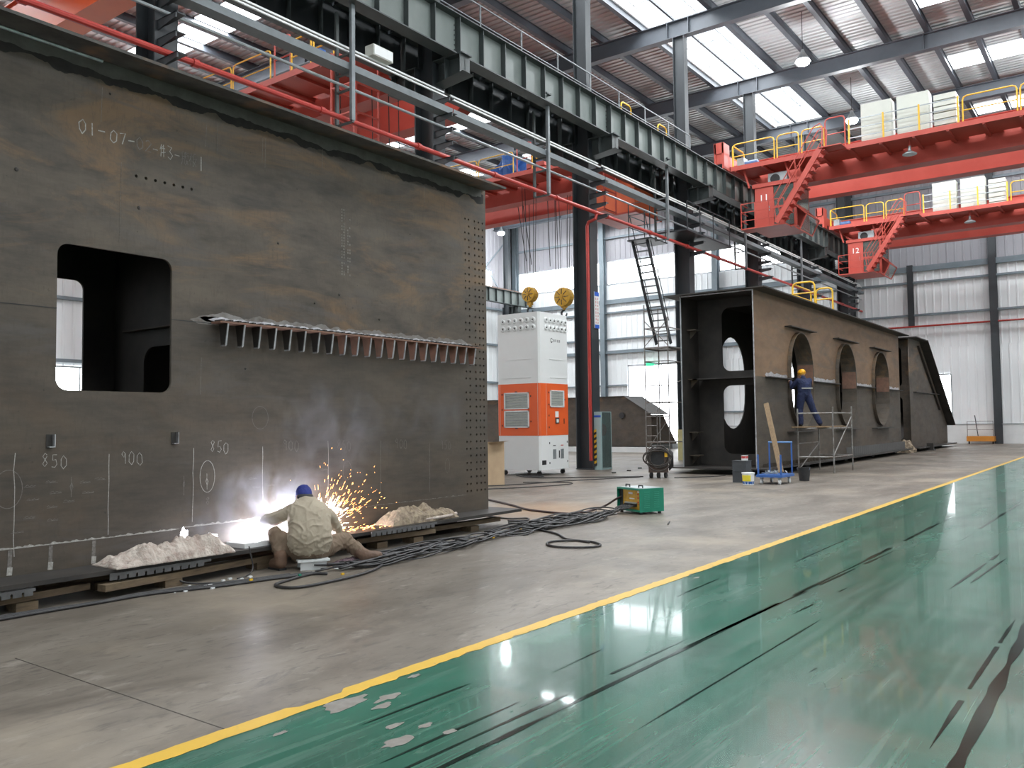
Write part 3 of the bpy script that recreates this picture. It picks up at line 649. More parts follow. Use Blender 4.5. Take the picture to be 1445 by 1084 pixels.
    obj('drive_unit', bx(2.7, 3.3, y+0.7, y+1.1, 12.13, 12.35), M['column'], t)
    # trolley with its hoist drum
    ut = span*0.62 if cabinets else span*0.25
    tr_ = obj('trolley', bx(ut-1.1, ut+1.1, y+1.8, y+gd+0.45, 12.95, 13.15), m, t)
    obj('hoist_drum', MB().lathe((X(ut), y+3.3, 13.45), [(0.3, -0.8), (0.33, -0.78), (0.3, -0.7), (0.3, 0.7), (0.33, 0.78), (0.3, 0.8)], 14, 'x'), M['galv'], tr_)
    obj('hoist_motor', bx(ut-1.0, ut-0.3, y+2.1, y+2.6, 13.16, 13.6), M['motor'], tr_)
    if number:
        c = obj('cab', MB().box(*sorted((X(1.30), X(2.12))), y+0.32, y+0.36, 9.47, 11.22)
            .box(*sorted((X(1.30), X(3.05))), y+0.32, y+2.0, 9.43, 9.47).box(*sorted((X(1.25), X(3.10))), y+0.27, y+2.05, 11.22, 11.28)
            .box(*sorted((X(1.30), X(1.34))), y+0.32, y+2.0, 9.47, 11.22).box(*sorted((X(1.30), X(3.05))), y+1.96, y+2.0, 9.47, 11.22)
            .box(*sorted((X(2.95), X(3.05))), y+0.32, y+0.42, 9.47, 11.22).box(*sorted((X(2.12), X(3.05))), y+0.32, y+0.37, 10.28, 10.36)
            .box(*sorted((X(2.97), X(3.05))), y+0.4, y+2.0, 10.25, 10.33), m, t)
        obj('side_window', bx(2.14, 2.94, y+0.335, y+0.345, 9.52, 11.2), M['glass'], c)
        obj('front_window', bx(3.03, 3.04, y+0.42, y+1.95, 10.33, 11.2), M['glass'], c)
        P = [(X(3.05), 10.25), (X(3.45), 9.85), (X(3.15), 9.25), (X(2.95), 9.43)]
        mb = MB()
        for yy in (y+0.34, y+1.96):
            for a, b in zip(P[:-1], P[1:]): mb.bar((a[0], yy, a[1]), (b[0], yy, b[1]), 0.05, 0.05)
        for p in P[1:3]: mb.bar((p[0], y+0.34, p[1]), (p[0], y+1.96, p[1]), 0.05, 0.05)
        obj('nose_frame', mb, m, c)
        obj('nose_window', MB().add([(P[0][0], y+0.36, P[0][1]), (P[0][0], y+1.94, P[0][1]), (P[1][0], y+1.94, P[1][1]), (P[1][0], y+0.36, P[1][1]), (P[2][0], y+1.94, P[2][1]), (P[2][0], y+0.36, P[2][1])], [(0, 1, 2, 3), (3, 2, 4, 5)]), M['glass'], c)
        obj('operator_seat', bx(1.9, 2.4, y+0.9, y+1.4, 9.47, 10.0).box(*sorted((X(1.9), X(2.0))), y+0.9, y+1.4, 10.0, 10.7), M['cream'], c)
        obj('door_handle', bx(1.93, 1.96, y+0.29, y+0.319, 10.2, 10.4), M['galv'], c)
        text('cab_number', number, 0.42, M['white'], face_my(X(1.72), y+0.315, 10.62), c, 0.004)
        ac = obj('air_conditioner', bx(1.85, 2.65, y+0.5, y+0.85, 11.285, 11.80), M['galv'], c)
        obj('fan_grille', MB().lathe((X(2.15), y+0.49, 11.54), [(0.2, 0.0), (0.2, -0.015)], 16, 'y'), M['black'], ac)
        for u in (1.0, 2.75): obj('cab_hanger', MB().bar((X(u-0.1), y+0.3, 12.08), (X(u+0.12), y+0.32, 11.28), 0.07, 0.07), m, t)
        for u in (1.35, 2.95): obj('cab_hanger', MB().bar((X(u), y+1.9, 12.08), (X(u), y+1.9, 11.28), 0.07, 0.07), m, t)
        obj('cab_cross_beam', MB().bar((X(1.25), y+0.3, 11.33), (X(3.5), y+0.3, 11.33), 0.06, 0.10), m, t)
        bal = obj('cab_balcony', bx(1.0, 2.85, y-0.45, y+0.315, 9.38, 9.43), m, t)
        mb = MB()
        for u in (1.02, 1.6, 2.15, 2.8): mb.bar((X(u), y-0.43, 9.43), (X(u), y-0.43, 10.45), 0.035, 0.035)
        for z in (9.75, 10.1, 10.45): mb.bar((X(1.02), y-0.43, z), (X(2.8), y-0.43, z), 0.03, 0.03); mb.bar((X(1.02), y-0.43, z), (X(1.02), y+0.3, z), 0.03, 0.03)
        obj('balcony_rail', mb, m, bal)
        st = obj('stair_stringer', MB().bar((X(4.35), y-0.12, 12.10), (X(2.55), y-0.12, 9.43), 0.04, 0.2).bar((X(4.35), y-0.68, 12.10), (X(2.55), y-0.68, 9.43), 0.04, 0.2), m, t)
        for k in range(11):
            q = (k+0.5)/11; u = 2.6+1.75*q; z = 9.5+2.6*q
            obj('tread', MB().box(*sorted((X(u), X(u+0.24))), y-0.66, y-0.14, z-0.015, z+0.015), m, st)
        mb = MB()
        for yy in (y-0.12, y-0.68):
            mb.tube([(X(2.55), yy, 9.5), (X(2.45), yy, 10.45), (X(4.1), yy, 12.95), (X(4.35), yy, 13.05), (X(4.45), yy, 12.9), (X(4.4), yy, 12.1)], 0.022, 5)
            mb.tube([(X(2.5), yy, 10.0), (X(4.3), yy, 12.6)], 0.018, 5); mb.tube([(X(3.4), yy, 10.7), (X(3.35), yy, 11.8)], 0.02, 5)
        obj('stair_rail', mb, m, st)
        obj('stair_landing', bx(4.3, 5.15, y-0.75, y, 12.06, 12.10), m, t)
    return t
c11 = crane('red overhead crane with the cab numbered 11 and cream cabinets on its walkway', 34.0, -14.0, 1, 24, '11')
c12 = crane('red overhead crane farther away with the cab numbered 12, near the end wall', 48.0, -14.0, 1, 24, '12')
crane('orange-lit overhead crane nearest the camera, crossing the top left corner', 6.0, -15.9, -1, 24, None, 'orange', False, gd=3.9)  # orange body colour stands for sunlight on the crane's red paint
cM = crane('red overhead crane of the left bay seen above the middle of the large girder', 16.3, -15.9, -1, 24, None, 'red', False)
cF = crane('farther red overhead crane of the left bay, above the white and orange tower', 28.9, -15.9, -1, 24, None, 'red', False)
def cage(x, y, z, t, w=0.9, d=0.9, h=1.6):
    mb = MB()
    for a in (0, w):
        for b in (0, d): mb.bar((x+a, y+b, z), (x+a, y+b, z+h+1.0), 0.05, 0.05)
    for zz in (z+0.05, z+h*0.5, z+h):
        mb.bar((x, y, zz), (x+w, y, zz), 0.04, 0.04); mb.bar((x+w, y, zz), (x+w, y+d, zz), 0.04, 0.04); mb.bar((x, y, zz), (x, y+d, zz), 0.04, 0.04)
    c = obj('inspection_cage', mb, M['red'], t); obj('cage_floor', MB().box(x, x+w, y, y+d, z-0.03, z), M['red'], c)
cage(-17.3, 28.3, 9.75, cF)
cage(-17.6, 15.6, 9.2, cM)
cb_ = obj('crane_cab', MB().box(-17.9, -16.1, 30.2, 32.2, 10.0, 11.4), M['orange'], cF, label='bright orange cab body'); obj('cab_floor', MB().box(-18.0, -15.95, 30.0, 32.3, 9.93, 10.0), M['red'], cb_)
# ropes and the two yellow hook blocks
def hook_block(x, y, z, zt, r, label):
    t = thing('hook_block', label, 'hook', (x, y, z))
    b = obj('sheave_case', MB().lathe((x, y, z+0.35), [(r*0.6, -0.20), (r*0.97, -0.17), (r, -0.13), (r, 0.13), (r*0.97, 0.17), (r*0.6, 0.20)], 18, 'y'), M['hook'], t)
    for k in range(8):
        a = 2*PI*k/8; obj('guard_slot', MB().bar((x+r*0.3*math.cos(a), y-0.205, z+0.35+r*0.3*math.sin(a)), (x+r*0.8*math.cos(a), y-0.185, z+0.35+r*0.8*math.sin(a)), 0.02, 0.05, up=(0, 1, 0)), M['column'], b)
    obj('axle_cap', MB().lathe((x, y-0.2, z+0.35), [(0.07, 0), (0.07, -0.04)], 10, 'y'), M['hook'], b)
    obj('hook_shank', MB().box(x-0.10, x+0.10, y-0.1, y+0.1, z-0.12, z+0.1).box(x-0.05, x+0.05, y-0.05, y+0.05, z-0.2, z-0.12), M['hook'], t)
    P = [(x+0.14*math.sin(a)*-1, y, z-0.36+0.14*math.cos(a)) for a in [math.radians(q) for q in range(0, 300, 25)]]
    obj('hook', MB().tube([(x, y, z-0.15)]+P, [0.045]*(len(P)-1)+[0.035, 0.018], 8), M['column'], t, smooth=True)
    for k, dx in enumerate((-0.22, -0.13, 0.14, 0.22)):
        rp = MB().tube([(x+dx*1.8, y+0.02*k, zt), (x+dx, y+0.02*k, z+0.4)], 0.014, 5); obj('hoist_rope', rp, M['black'], t)
hook_block(-21.45, 30.4, 6.85, 12.9, 0.34, 'left yellow hook block with a dark hook above the white and orange tower')
hook_block(-20.0, 30.9, 6.65, 12.9, 0.42, 'larger right yellow hook block above the white and orange tower')
for i, (x0, x1, zz) in enumerate(((-22.7, -22.2, 7.9), (-22.4, -21.9, 7.7), (-21.0, -20.9, 7.5), (-19.4, -19.1, 7.4), (-18.7, -19.0, 7.2), (-22.0, -22.0, 7.4), (-18.4, -18.5, 7.6), (-20.6, -20.6, 7.0))):
    obj('hanging_cable', MB().tube([(x0, 31.2, 11.9), (x1, 31.2, zz+1.0)], 0.018, 5), M['black'], cF)
for i, x0 in enumerate((-20.3, -19.9, -19.2, -18.5, -18.2, -17.8, -17.4)):
    obj('hanging_cable', MB().tube([(x0, 18.0, 11.9), (x0+0.05, 18.0, 8.6)], 0.015, 5), M['black'], cM)
# blue tarpaulin on the crane, lamps
def blob(name, m, c, rx, ry, rz, amp, seed, parent=None, fr=2.5, flat=True, n=24, k=14):
    bm = bmesh.new(); bmesh.ops.create_uvsphere(bm, u_segments=n, v_segments=k, radius=1)
    for v in bm.verts:
        q = 1+amp*noise.fractal(v.co*fr+Vector((seed, seed, 0)), 0.9, 2.1, 4)
        v.co = Vector((c[0]+v.co.x*rx*q, c[1]+v.co.y*ry*q, c[2]+(max(v.co.z, 0 if flat else -1))*rz*q))
    me = bpy.data.meshes.new(name); bm.to_mesh(me); bm.free(); return link(name, me, m, parent)
tag(blob('tarpaulin', M['blue'], (-21.9, 29.6, 12.12), 0.85, 0.5, 1.05, 0.5, 3), 'crumpled blue tarpaulin heaped on the walkway of the farther left-bay crane', 'tarpaulin')
tag(blob('tarpaulin', M['blue'], (-19.9, 17.2, 12.12), 0.6, 0.4, 0.75, 0.5, 9), 'blue tarpaulin on the walkway of the middle left-bay crane', 'tarpaulin')
def bay_lamp(x, y, z, label):
    t = thing('bay_lamp', label, 'lamp', (x, y, z))
    obj('cord', MB().tube([(x, y, 18.56), (x, y, z+0.45)], 0.015, 5), M['black'], t)
    obj('lamp_housing', MB().lathe((x, y, z), [(0.06, 0.45), (0.10, 0.3), (0.27, 0.03), (0.27, 0.0)], 16), M['galv'], t)
    obj('lamp_lens', MB().lathe((x, y, z-0.012), [(0.265, 0.01), (0.30, -0.06), (0.24, -0.16), (0.03, -0.22)], 16), M['led'], t, smooth=True)
    l = bpy.data.lights.new('lamp_light', 'POINT'); l.energy = 900; l.shadow_soft_size = 0.25; l.color = (0.93, 0.97, 1.0)
    o = bpy.data.objects.new('lamp_light', l); C.objects.link(o); o.parent = t; o.location = (0, 0, -0.55)
for x, y, z, lab in ((-10.8, 35.2, 16.5, 'bright high bay lamp hanging alone above the cab numbered 11'), (-11.05, 43.6, 16.45, 'bright high bay lamp hanging in front of the cream crane cabinets'),
                     (-39.8, 52.6, 16.5, 'bright high bay lamp in the left bay above the white tower'), (-10.8, 26.6, 16.5, 'high bay lamp above the top edge of the picture'),
                     (-2.5, 18.5, 16.5, 'high bay lamp over the green lane, above the top edge of the picture'), (-2.5, 43.6, 16.5, 'high bay lamp over the far end of the green lane')):
    bay_lamp(x, y, z, lab)
# gallery platform at the fourth column with its steep ladder
gp = thing('access_platform', 'dark steel access platform with thin railings at the top of the steep ladder', 'platform', (-14.6, 31.5, 8.7))
obj('deck', MB().box(-15.2, -13.75, 30.0, 34.4, 8.88, 8.94), M['column'], gp)
obj('cage_deck', MB().box(-15.6, -14.6, 28.6, 30.0, 8.45, 8.50), M['column'], gp)
mb = MB()
for y in (30.1, 31.3, 32.6, 34.3): mb.bar((-13.8, y, 8.94), (-13.8, y, 10.05), 0.035, 0.035)
for z in (9.4, 10.05): mb.bar((-13.8, 30.1, z), (-13.8, 34.3, z), 0.03, 0.03)
for (x, y) in ((-15.55, 28.65), (-14.65, 28.65), (-15.55, 29.95), (-14.65, 29.95)): mb.bar((x, y, 8.5), (x, y, 9.9), 0.03, 0.03)
for z in (9.0, 9.45, 9.9):
    mb.bar((-15.55, 28.65, z), (-14.65, 28.65, z), 0.025, 0.025); mb.bar((-15.55, 28.65, z), (-15.55, 29.95, z), 0.025, 0.025)
obj('railing', mb, M['column'], gp)
ld = thing('steep_ladder', 'steep dark steel ladder coming down from the access platform left of the fourth column', 'ladder', (-15.0, 29.8, 5.2))
A0, A1 = Vector((-15.45, 28.75, 8.45)), Vector((-15.35, 30.4, 4.6))
for dx in (0, 0.62): obj('stringer', MB().bar(A0+Vector((dx, 0, 0)), A1+Vector((dx, 0, 0)), 0.05, 0.16, up=(0, 1, 0)), M['column'], ld)
for k in range(15):
    p = A0.lerp(A1, (k+0.5)/15); obj('rung', MB().box(p.x+0.03, p.x+0.6, p.y-0.08, p.y+0.08, p.z-0.015, p.z+0.015), M['column'], ld)
mb = MB().tube([(-15.47, 28.6, 9.4), (-15.4, 30.3, 5.5)], 0.018, 5).tube([(-14.83, 28.6, 9.4), (-14.75, 30.3, 5.5)], 0.018, 5)
obj('ladder_rail', mb, M['column'], ld)
# ---------------------------------------------------------------- the large box girder at the left
GX = -8.1
def scale_steel(name, dark, mid, warm, cool, amt):
    mt = bpy.data.materials.new(name); mt.use_nodes = True; nt = mt.node_tree; N = nt.nodes; L = nt.links; b = N['Principled BSDF']
    b.inputs['Metallic'].default_value = 0.1; g = N.new('ShaderNodeNewGeometry')
    def nz(sc, st, det=6, dist=0.0, off=0):
        mp = N.new('ShaderNodeMapping'); mp.inputs['Scale'].default_value = st; mp.inputs['Location'].default_value = (off, off, off); L.new(g.outputs['Position'], mp.inputs['Vector'])
        n = N.new('ShaderNodeTexNoise'); n.inputs['Scale'].default_value = sc; n.inputs['Detail'].default_value = det; n.inputs['Distortion'].default_value = dist; n.inputs['Roughness'].default_value = 0.66; L.new(mp.outputs[0], n.inputs['Vector']); return n.outputs['Fac']
    def ramp(f, lo, hi, to=1.0):
        r = N.new('ShaderNodeMapRange'); r.inputs['From Min'].default_value = lo; r.inputs['From Max'].default_value = hi; r.inputs['To Max'].default_value = to; L.new(f, r.inputs['Value']); return r.outputs[0]
    def mix(fac, a, bb):
        m_ = N.new('ShaderNodeMix'); m_.data_type = 'RGBA'; L.new(fac, m_.inputs['Factor'])
        for k, v in (('A', a), ('B', bb)):
            if isinstance(v, tuple): m_.inputs[k].default_value = (*v, 1)
            else: L.new(v, m_.inputs[k])
        return m_.outputs['Result']
    c = mix(ramp(nz(2.2, (1, 0.55, 1.5), 9), 0.36, 0.66), dark, mid)
    sx = N.new('ShaderNodeSeparateXYZ'); L.new(g.outputs['Position'], sx.inputs[0]); up_ = N.new('ShaderNodeMapRange'); up_.inputs['From Min'].default_value = 2.66; up_.inputs['From Max'].default_value = 2.70; up_.inputs['To Min'].default_value = 0.28; L.new(sx.outputs['Z'], up_.inputs['Value'])   # the lower plate is a less rusted sheet
    wm_ = N.new('ShaderNodeMath'); wm_.operation = 'MULTIPLY'; L.new(ramp(nz(1.1, (1, 0.35, 1.3), 7, 1.2, 3), 0.50, 0.64, amt), wm_.inputs[0]); L.new(up_.outputs[0], wm_.inputs[1]); c = mix(wm_.outputs[0], c, warm)
    lw_ = N.new('ShaderNodeMapRange'); lw_.inputs['From Min'].default_value = 2.70; lw_.inputs['From Max'].default_value = 2.66; lw_.inputs['To Max'].default_value = 0.38; L.new(sx.outputs['Z'], lw_.inputs['Value']); c = mix(lw_.outputs[0], c, dark)
    c = mix(ramp(nz(1.4, (1, 0.4, 1.6), 7, 0.8, 9), 0.54, 0.66, 0.7), c, cool)
    c = mix(ramp(nz(26, (1, 0.12, 1), 5), 0.40, 0.75, 0.35), c, mid)
    c = mix(ramp(nz(34, (1, 1, 0.25), 5), 0.52, 0.80, 0.5), c, dark)
    c = mix(ramp(nz(9, (1, 1, 1), 3, 0, 5), 0.70, 0.74, 0.6), c, (0.03, 0.026, 0.022))
    L.new(c, b.inputs['Base Color'])
    r = N.new('ShaderNodeMapRange'); r.inputs['To Min'].default_value = 0.48; r.inputs['To Max'].default_value = 0.72; L.new(nz(5, (1, 0.4, 1)), r.inputs['Value']); L.new(r.outputs[0], b.inputs['Roughness'])
    bp = N.new('ShaderNodeBump'); bp.inputs['Strength'].default_value = 0.12; bp.inputs['Distance'].default_value = 0.01; L.new(nz(30, (1, 1, 1)), bp.inputs['Height']); L.new(bp.outputs[0], b.inputs['Normal']); return mt
M['girder'] = scale_steel('streaked_mill_scale', (0.052, 0.043, 0.034), (0.118, 0.094, 0.069), (0.200, 0.118, 0.056), (0.084, 0.076, 0.070), 0.75)
M['girder_b'] = scale_steel('brown_streaked_scale', (0.150, 0.090, 0.052), (0.215, 0.135, 0.078), (0.25, 0.150, 0.080), (0.115, 0.090, 0.072), 0.6)
g1 = thing('steel_box_girder', 'huge dark steel box girder filling the left half, with one square opening and chalk marks', 'girder', (-9.25, 5.0, 0.21))
holes = [rrect(3.82, 4.99, 1.91, 3.30, 0.11)]
def hexa(u, v, r, n=6): return [(u+r*math.cos(2*PI*k/n), v+r*math.sin(2*PI*k/n)) for k in range(n)]
for k in range(7): holes.append(hexa(4.59+k*0.104, 4.10, 0.017, 8))
rr = random.Random(5)
z = 0.55
while z < 4.75:
    for u in (9.80, 9.89, 10.03, 10.13, 10.22)[(0 if int(z*20) % 3 else 1):]:
        if not (2.5 < z < 2.8 and u < 9.95): holes.append(hexa(u+rr.uniform(-.004, .004), z, 0.018))
    z += 0.105
plate('front_web', [(-3, 0.25), (10.3, 0.25), (10.3, 5.17), (-3, 5.17)], holes, 0.03, YZ(GX-0.015), M['girder'], g1)
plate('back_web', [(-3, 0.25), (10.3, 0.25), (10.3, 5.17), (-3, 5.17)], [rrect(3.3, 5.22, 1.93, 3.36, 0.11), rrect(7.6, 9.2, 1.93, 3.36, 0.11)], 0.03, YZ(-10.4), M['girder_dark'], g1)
obj('top_flange', MB().box(-10.9, -8.1, -3, 10.25, 5.17, 5.20).prism([(-8.1, 5.17), (-7.65, 5.112), (-7.65, 5.142), (-8.1, 5.20)], 'y', -3, 10.25), mat('dark_weld_scale', (0.085, 0.078, 0.066), 0.65, 0, (0.035, 0.031, 0.027), 5, c3=(0.16, 0.09, 0.05), s3=2.2, t3=(0.55, 0.68)), g1)
obj('bottom_flange', MB().box(-10.9, -7.65, -3, 10.55, 0.21, 0.25), M['girder_dark'], g1)
for y in (1.5, 5.62, 8.6):
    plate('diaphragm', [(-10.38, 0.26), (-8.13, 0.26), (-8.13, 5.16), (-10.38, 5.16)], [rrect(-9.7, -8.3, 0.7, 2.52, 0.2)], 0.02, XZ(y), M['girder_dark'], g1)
obj('inner_stiffener', MB().box(-10.0, -8.2, 5.50, 5.61, 2.72, 2.735), M['girder'], g1)
# the ledge plate with its row of gussets along the horizontal seam
lg = obj('ledge_plate', MB().box(GX, -7.93, 5.46, 9.98, 2.675, 2.693), M['rust'], g1)
GS = [5.56+k*0.2135 for k in range(21)]
gm_b = MB().prism([(GX, 2.673), (-7.94, 2.673), (-7.98, 2.44), (-8.06, 2.44)], 'y', -0.006, 0.006)
edge_b = MB().bar((-7.938, 0, 2.672), (-7.978, 0, 2.438), 0.018, 0.012).bar((-7.978, 0, 2.438), (-8.06, 0, 2.438), 0.018, 0.012, up=(1, 0, 0))
def shifted(mb, dy):
    r = MB(); r.v = [(v[0], v[1]+dy, v[2]) for v in mb.v]; r.f = list(mb.f); return r
gus_d = gus_r = None
for k, y in enumerate(GS):
    if k < 8:
        if gus_d is None:
            gus_d = obj('gusset', shifted(gm_b, y), M['girder_dark'], g1); obj('ground_edge', shifted(edge_b, y), M['weld'], gus_d); y_d = y
        else: dup_part(gus_d, (0, y-y_d, 0), g1)
    else:
        if gus_r is None:
            gus_r = obj('gusset', shifted(gm_b, y), M['rust'], g1, label='rusty red gusset'); obj('ground_edge', shifted(edge_b, y), M['weld'], gus_r); y_r = y
        else: dup_part(gus_r, (0, y-y_r, 0), g1)
mb = MB()
for k in range(44): mb.box(GX, -7.96+0.01*math.sin(k), 5.5+k*0.1025, 5.535+k*0.1025, 2.694, 2.715)
obj('run_off_tab', mb, M['girder_dark'], g1, kind='stuff')
def ragged(y0, y1, z0, z1, amp, seed, x=GX+0.0015, fr=6.0, step=0.02, taper=0.1, topamp=0.0):
    mb = MB(); n = int((y1-y0)/step); vs = []
    for i in range(n+1):
        y = y0+(y1-y0)*i/n; e = min(1, (y-y0)/taper, (y1-y)/taper) if taper else 1; e = max(e, 0.02)
        q = noise.fractal(Vector((y*fr, seed, 0)), 0.8, 2.2, 5); q2 = noise.fractal(Vector((y*fr, seed+9, 3)), 0.8, 2.2, 5)
        zt = z1+topamp*q2*e if topamp else z1
        vs += [(x, y, z0+amp*q if not topamp else (z0+zt)/2-(zt-z0)/2*e), (x, y, zt if not topamp else (z0+zt)/2+(zt-z0)/2*e)]
    mb.add(vs, [(2*i, 2*i+2, 2*i+3, 2*i+1) for i in range(n)]); return mb
obj('ground_seam', ragged(5.42, 9.9, 2.69, 2.745, 0, 4, topamp=0.022, fr=9), M['weld'], g1)
obj('ground_halo', ragged(5.30, 9.95, 2.69, 2.785, 0, 14, topamp=0.05, fr=4, x=GX+0.001), mat('half_ground_steel', (0.24, 0.23, 0.215), 0.5, 0.3, (0.12, 0.10, 0.085), 6), g1)
obj('ground_seam', ragged(5.20, 5.75, 2.66, 2.74, 0, 8, topamp=0.04, fr=5, x=GX+0.001), mat('half_ground_steel', (0.26, 0.25, 0.24), 0.45, 0.4, (0.10, 0.09, 0.08), 12), g1)
obj('seam_line', MB().box(GX, GX+0.002, -3, 3.82, 2.672, 2.68).box(GX, GX+0.002, 4.99, 5.46, 2.672, 2.68), M['black'], g1)
obj('flange_weld', MB().tube([(GX+0.02, -3, 5.155), (GX+0.02, 4.22, 5.155)], 0.018, 6), M['weld'], g1)
obj('scorched_strip', ragged(-3, 10.2, 5.04, 5.165, 0.05, 21, fr=2.2, taper=0), mat('grey_weld_scale', (0.115, 0.115, 0.100), 0.6, 0, (0.075, 0.072, 0.062), 6), g1)
obj('soot_shade_strip', ragged(-3, 10.25, 4.965, 5.10, 0.075, 33, x=GX+0.0010, fr=3.0, taper=0), mat('soot_and_shade', (0.016, 0.014, 0.013), 0.8, 0, (0.028, 0.025, 0.022), 6), g1)  # dark band holds soot and the overhang's shadow in one colour
for y in (3.80, 5.05):
    cl = obj('lifting_clip', MB().box(GX, GX+0.05, y-0.004, y+0.004, 1.38, 1.50).box(GX, GX+0.05, y-0.05, y+0.004, 1.38, 1.388), M['weld'], g1)
    obj('clip_plate', MB().box(GX, GX+0.004, y-0.06, y-0.005, 1.37, 1.50), M['girder_dark'], cl)
for y, z, r in ((4.62, 3.78, .02), (4.31, 4.86, .012), (6.35, 3.7, .015), (7.3, 3.2, .018), (6.9, 3.05, .012), (8.0, 2.95, .015), (3.45, 3.9, .02), (5.9, 2.2, .012), (8.6, 4.2, .012)):
    obj('tack_weld', MB().lathe((GX, y, z), [(r, 0), (r*.6, .01)], 8, 'x'), M['girder_dark'], g1)
# chalk: strokes in unit boxes
FONT = {
 '0': [[(.5, 0), (.1, .25), (.1, .75), (.5, 1), (.9, .75), (.9, .25), (.5, 0)]], '1': [[(.5, 1), (.5, 0)]], '7': [[(.1, .9), (.9, 1), (.4, 0)]],
 '2': [[(.1, .8), (.5, 1), (.9, .75), (.1, 0), (.9, .05)]], '3': [[(.1, .95), (.8, .95), (.4, .55), (.9, .3), (.5, 0), (.1, .1)]],
 '5': [[(.9, 1), (.3, 1), (.2, .55), (.7, .6), (.9, .3), (.6, 0), (.1, .1)]], '8': [[(.85, .85), (.5, 1), (.2, .8), (.8, .3), (.5, 0), (.15, .25), (.85, .85)]],
 '9': [[(.8, .8), (.4, 1), (.15, .7), (.5, .5), (.8, .8), (.75, 0)]], '-': [[(.05, .5), (.95, .5)]],
 '件': [[(.3, 1), (.05, .6)], [(.2, .8), (.2, 0)], [(.45, .9), (.35, .65)], [(.35, .7), (.95, .7)], [(.3, .4), (1, .4)], [(.65, 1), (.65, 0)]],
 '腹': [[(.1, .95), (.1, .2), (0, 0)], [(.1, .95), (.35, .95), (.35, 0)], [(.1, .65), (.35, .65)], [(.1, .4), (.35, .4)], [(.6, 1), (.45, .8)], [(.55, .9), (1, .9)], [(.55, .75), (.9, .75), (.9, .45), (.55, .45), (.55, .75)], [(.55, .6), (.9, .6)], [(.6, .35), (.95, .3), (.5, 0)], [(.6, .3), (1, 0)]],
 '板': [[(0, .7), (.45, .7)], [(.22, 1), (.22, 0)], [(.22, .65), (0, .3)], [(.25, .55), (.42, .35)], [(.55, .92), (.95, 1)], [(.58, .9), (.5, 0)], [(.58, .6), (.95, .6), (.6, 0)], [(.6, .4), (1, 0)]],
 'φ': [[(.5, 1), (.5, 0)], [(.5, .7), (.25, .5), (.5, .3), (.75, .5), (.5, .7)]], '=': [[(0, .35), (1, .4)], [(0, .7), (1, .68)]], '~': [[(0, .5), (.25, .8), (.4, .3), (.6, .7), (.75, .35), (1, .6)], [(0, .2), (1, .22)]]}
def chalk(s, y, z, w, h, th=0.008, m='chalk', gap=0.25, jit=0.06, slope=0.0, parent=None, x=None):
    mb = MB(); r_ = random.Random(hash_(s)+int(y*100))
    for i, ch in enumerate(s):
        for st in FONT.get(ch, []):
            P = []
            for (u, v) in st: P.append((x or GX+0.0035, y+i*w*(1+gap)+(u+r_.uniform(-jit, jit))*w, z+i*slope+(v+r_.uniform(-jit, jit))*h*(0.45 if ch == '~' else 1)))
            mb.ribbon(P, th, (1, 0, 0))
    return obj('chalk_writing', mb, M[m], parent or g1)
def hash_(s): return sum(ord(c)*(i+1) for i, c in enumerate(s))
chalk('01-', 4.00, 4.39, 0.075, 0.13, 0.011); chalk('07-', 4.31, 4.38, 0.075, 0.12, 0.011); chalk('02', 4.585, 4.38, 0.075, 0.12, 0.009, 'chalk_faint'); chalk('-件3-', 4.76, 4.36, 0.066, 0.14, 0.008); chalk('腹板', 5.09, 4.35, 0.082, 0.14, 0.006, 'chalk_faint', gap=.15); chalk('1', 5.30, 4.33, 0.05, 0.15, 0.011)
for s, y, z, m_ in (('850', 3.70, 1.20, 'chalk'), ('900', 4.45, 1.20, 'chalk'), ('850', 5.45, 1.28, 'chalk'), ('900', 6.42, 1.27, 'chalk_faint'), ('850', 7.25, 1.25, 'chalk_faint'), ('900', 8.28, 1.24, 'chalk_faint'), ('950', 9.2, 1.2, 'chalk_faint')):
    chalk(s, y, z, 0.062, 0.125, 0.0062, m_, gap=.35, slope=-0.012)
mb = MB()
for y, z0_, z1_ in ((3.47, 0.42, 1.34), (4.33, 0.52, 1.30), (5.25, 0.55, 1.33), (6.14, 0.62, 1.32), (7.11, 0.6, 1.36), (8.01, 0.6, 1.34), (8.97, 0.6, 1.29)):
    obj('chalk_line', MB().ribbon([(GX+0.003, y+rr.uniform(-.01, .01), z0_+(z1_-z0_)*k/6) for k in range(7)], 0.007, (1, 0, 0)), M['chalk'] if y < 7.5 else M['chalk_faint'], g1)
for y, z0_, z1_ in ((4.22, 4.55, 4.9), (5.38, 4.6, 4.85), (5.52, 4.55, 4.9), (6.12, 4.6, 4.9), (6.16, 4.55, 4.92), (4.42, 3.4, 4.2), (7.02, 4.75, 5.0), (8.9, 4.7, 4.95), (5.33, 1.9, 2.3)):
    obj('chalk_line', MB().ribbon([(GX+0.003, y, z0_), (GX+0.003, y+0.01, z1_)], 0.004, (1, 0, 0)), M['chalk_faint'], g1)
def ring(y, z, ry, rz, w=0.006, m='chalk_faint'):
    mb = MB().ribbon([(GX+0.003, y+ry*math.cos(a), z+rz*math.sin(a)) for a in [2*PI*k/22 for k in range(23)]], w, (1, 0, 0)); obj('chalk_ring', mb, M[m], g1)
ring(5.42, 1.02, 0.09, 0.17, 0.007, 'chalk'); ring(3.42, 1.02, 0.12, 0.17); ring(7.42, 0.98, 0.07, 0.12); ring(6.1, 1.65, 0.11, 0.13, 0.004); ring(9.35, 0.95, 0.05, 0.10, 0.004)
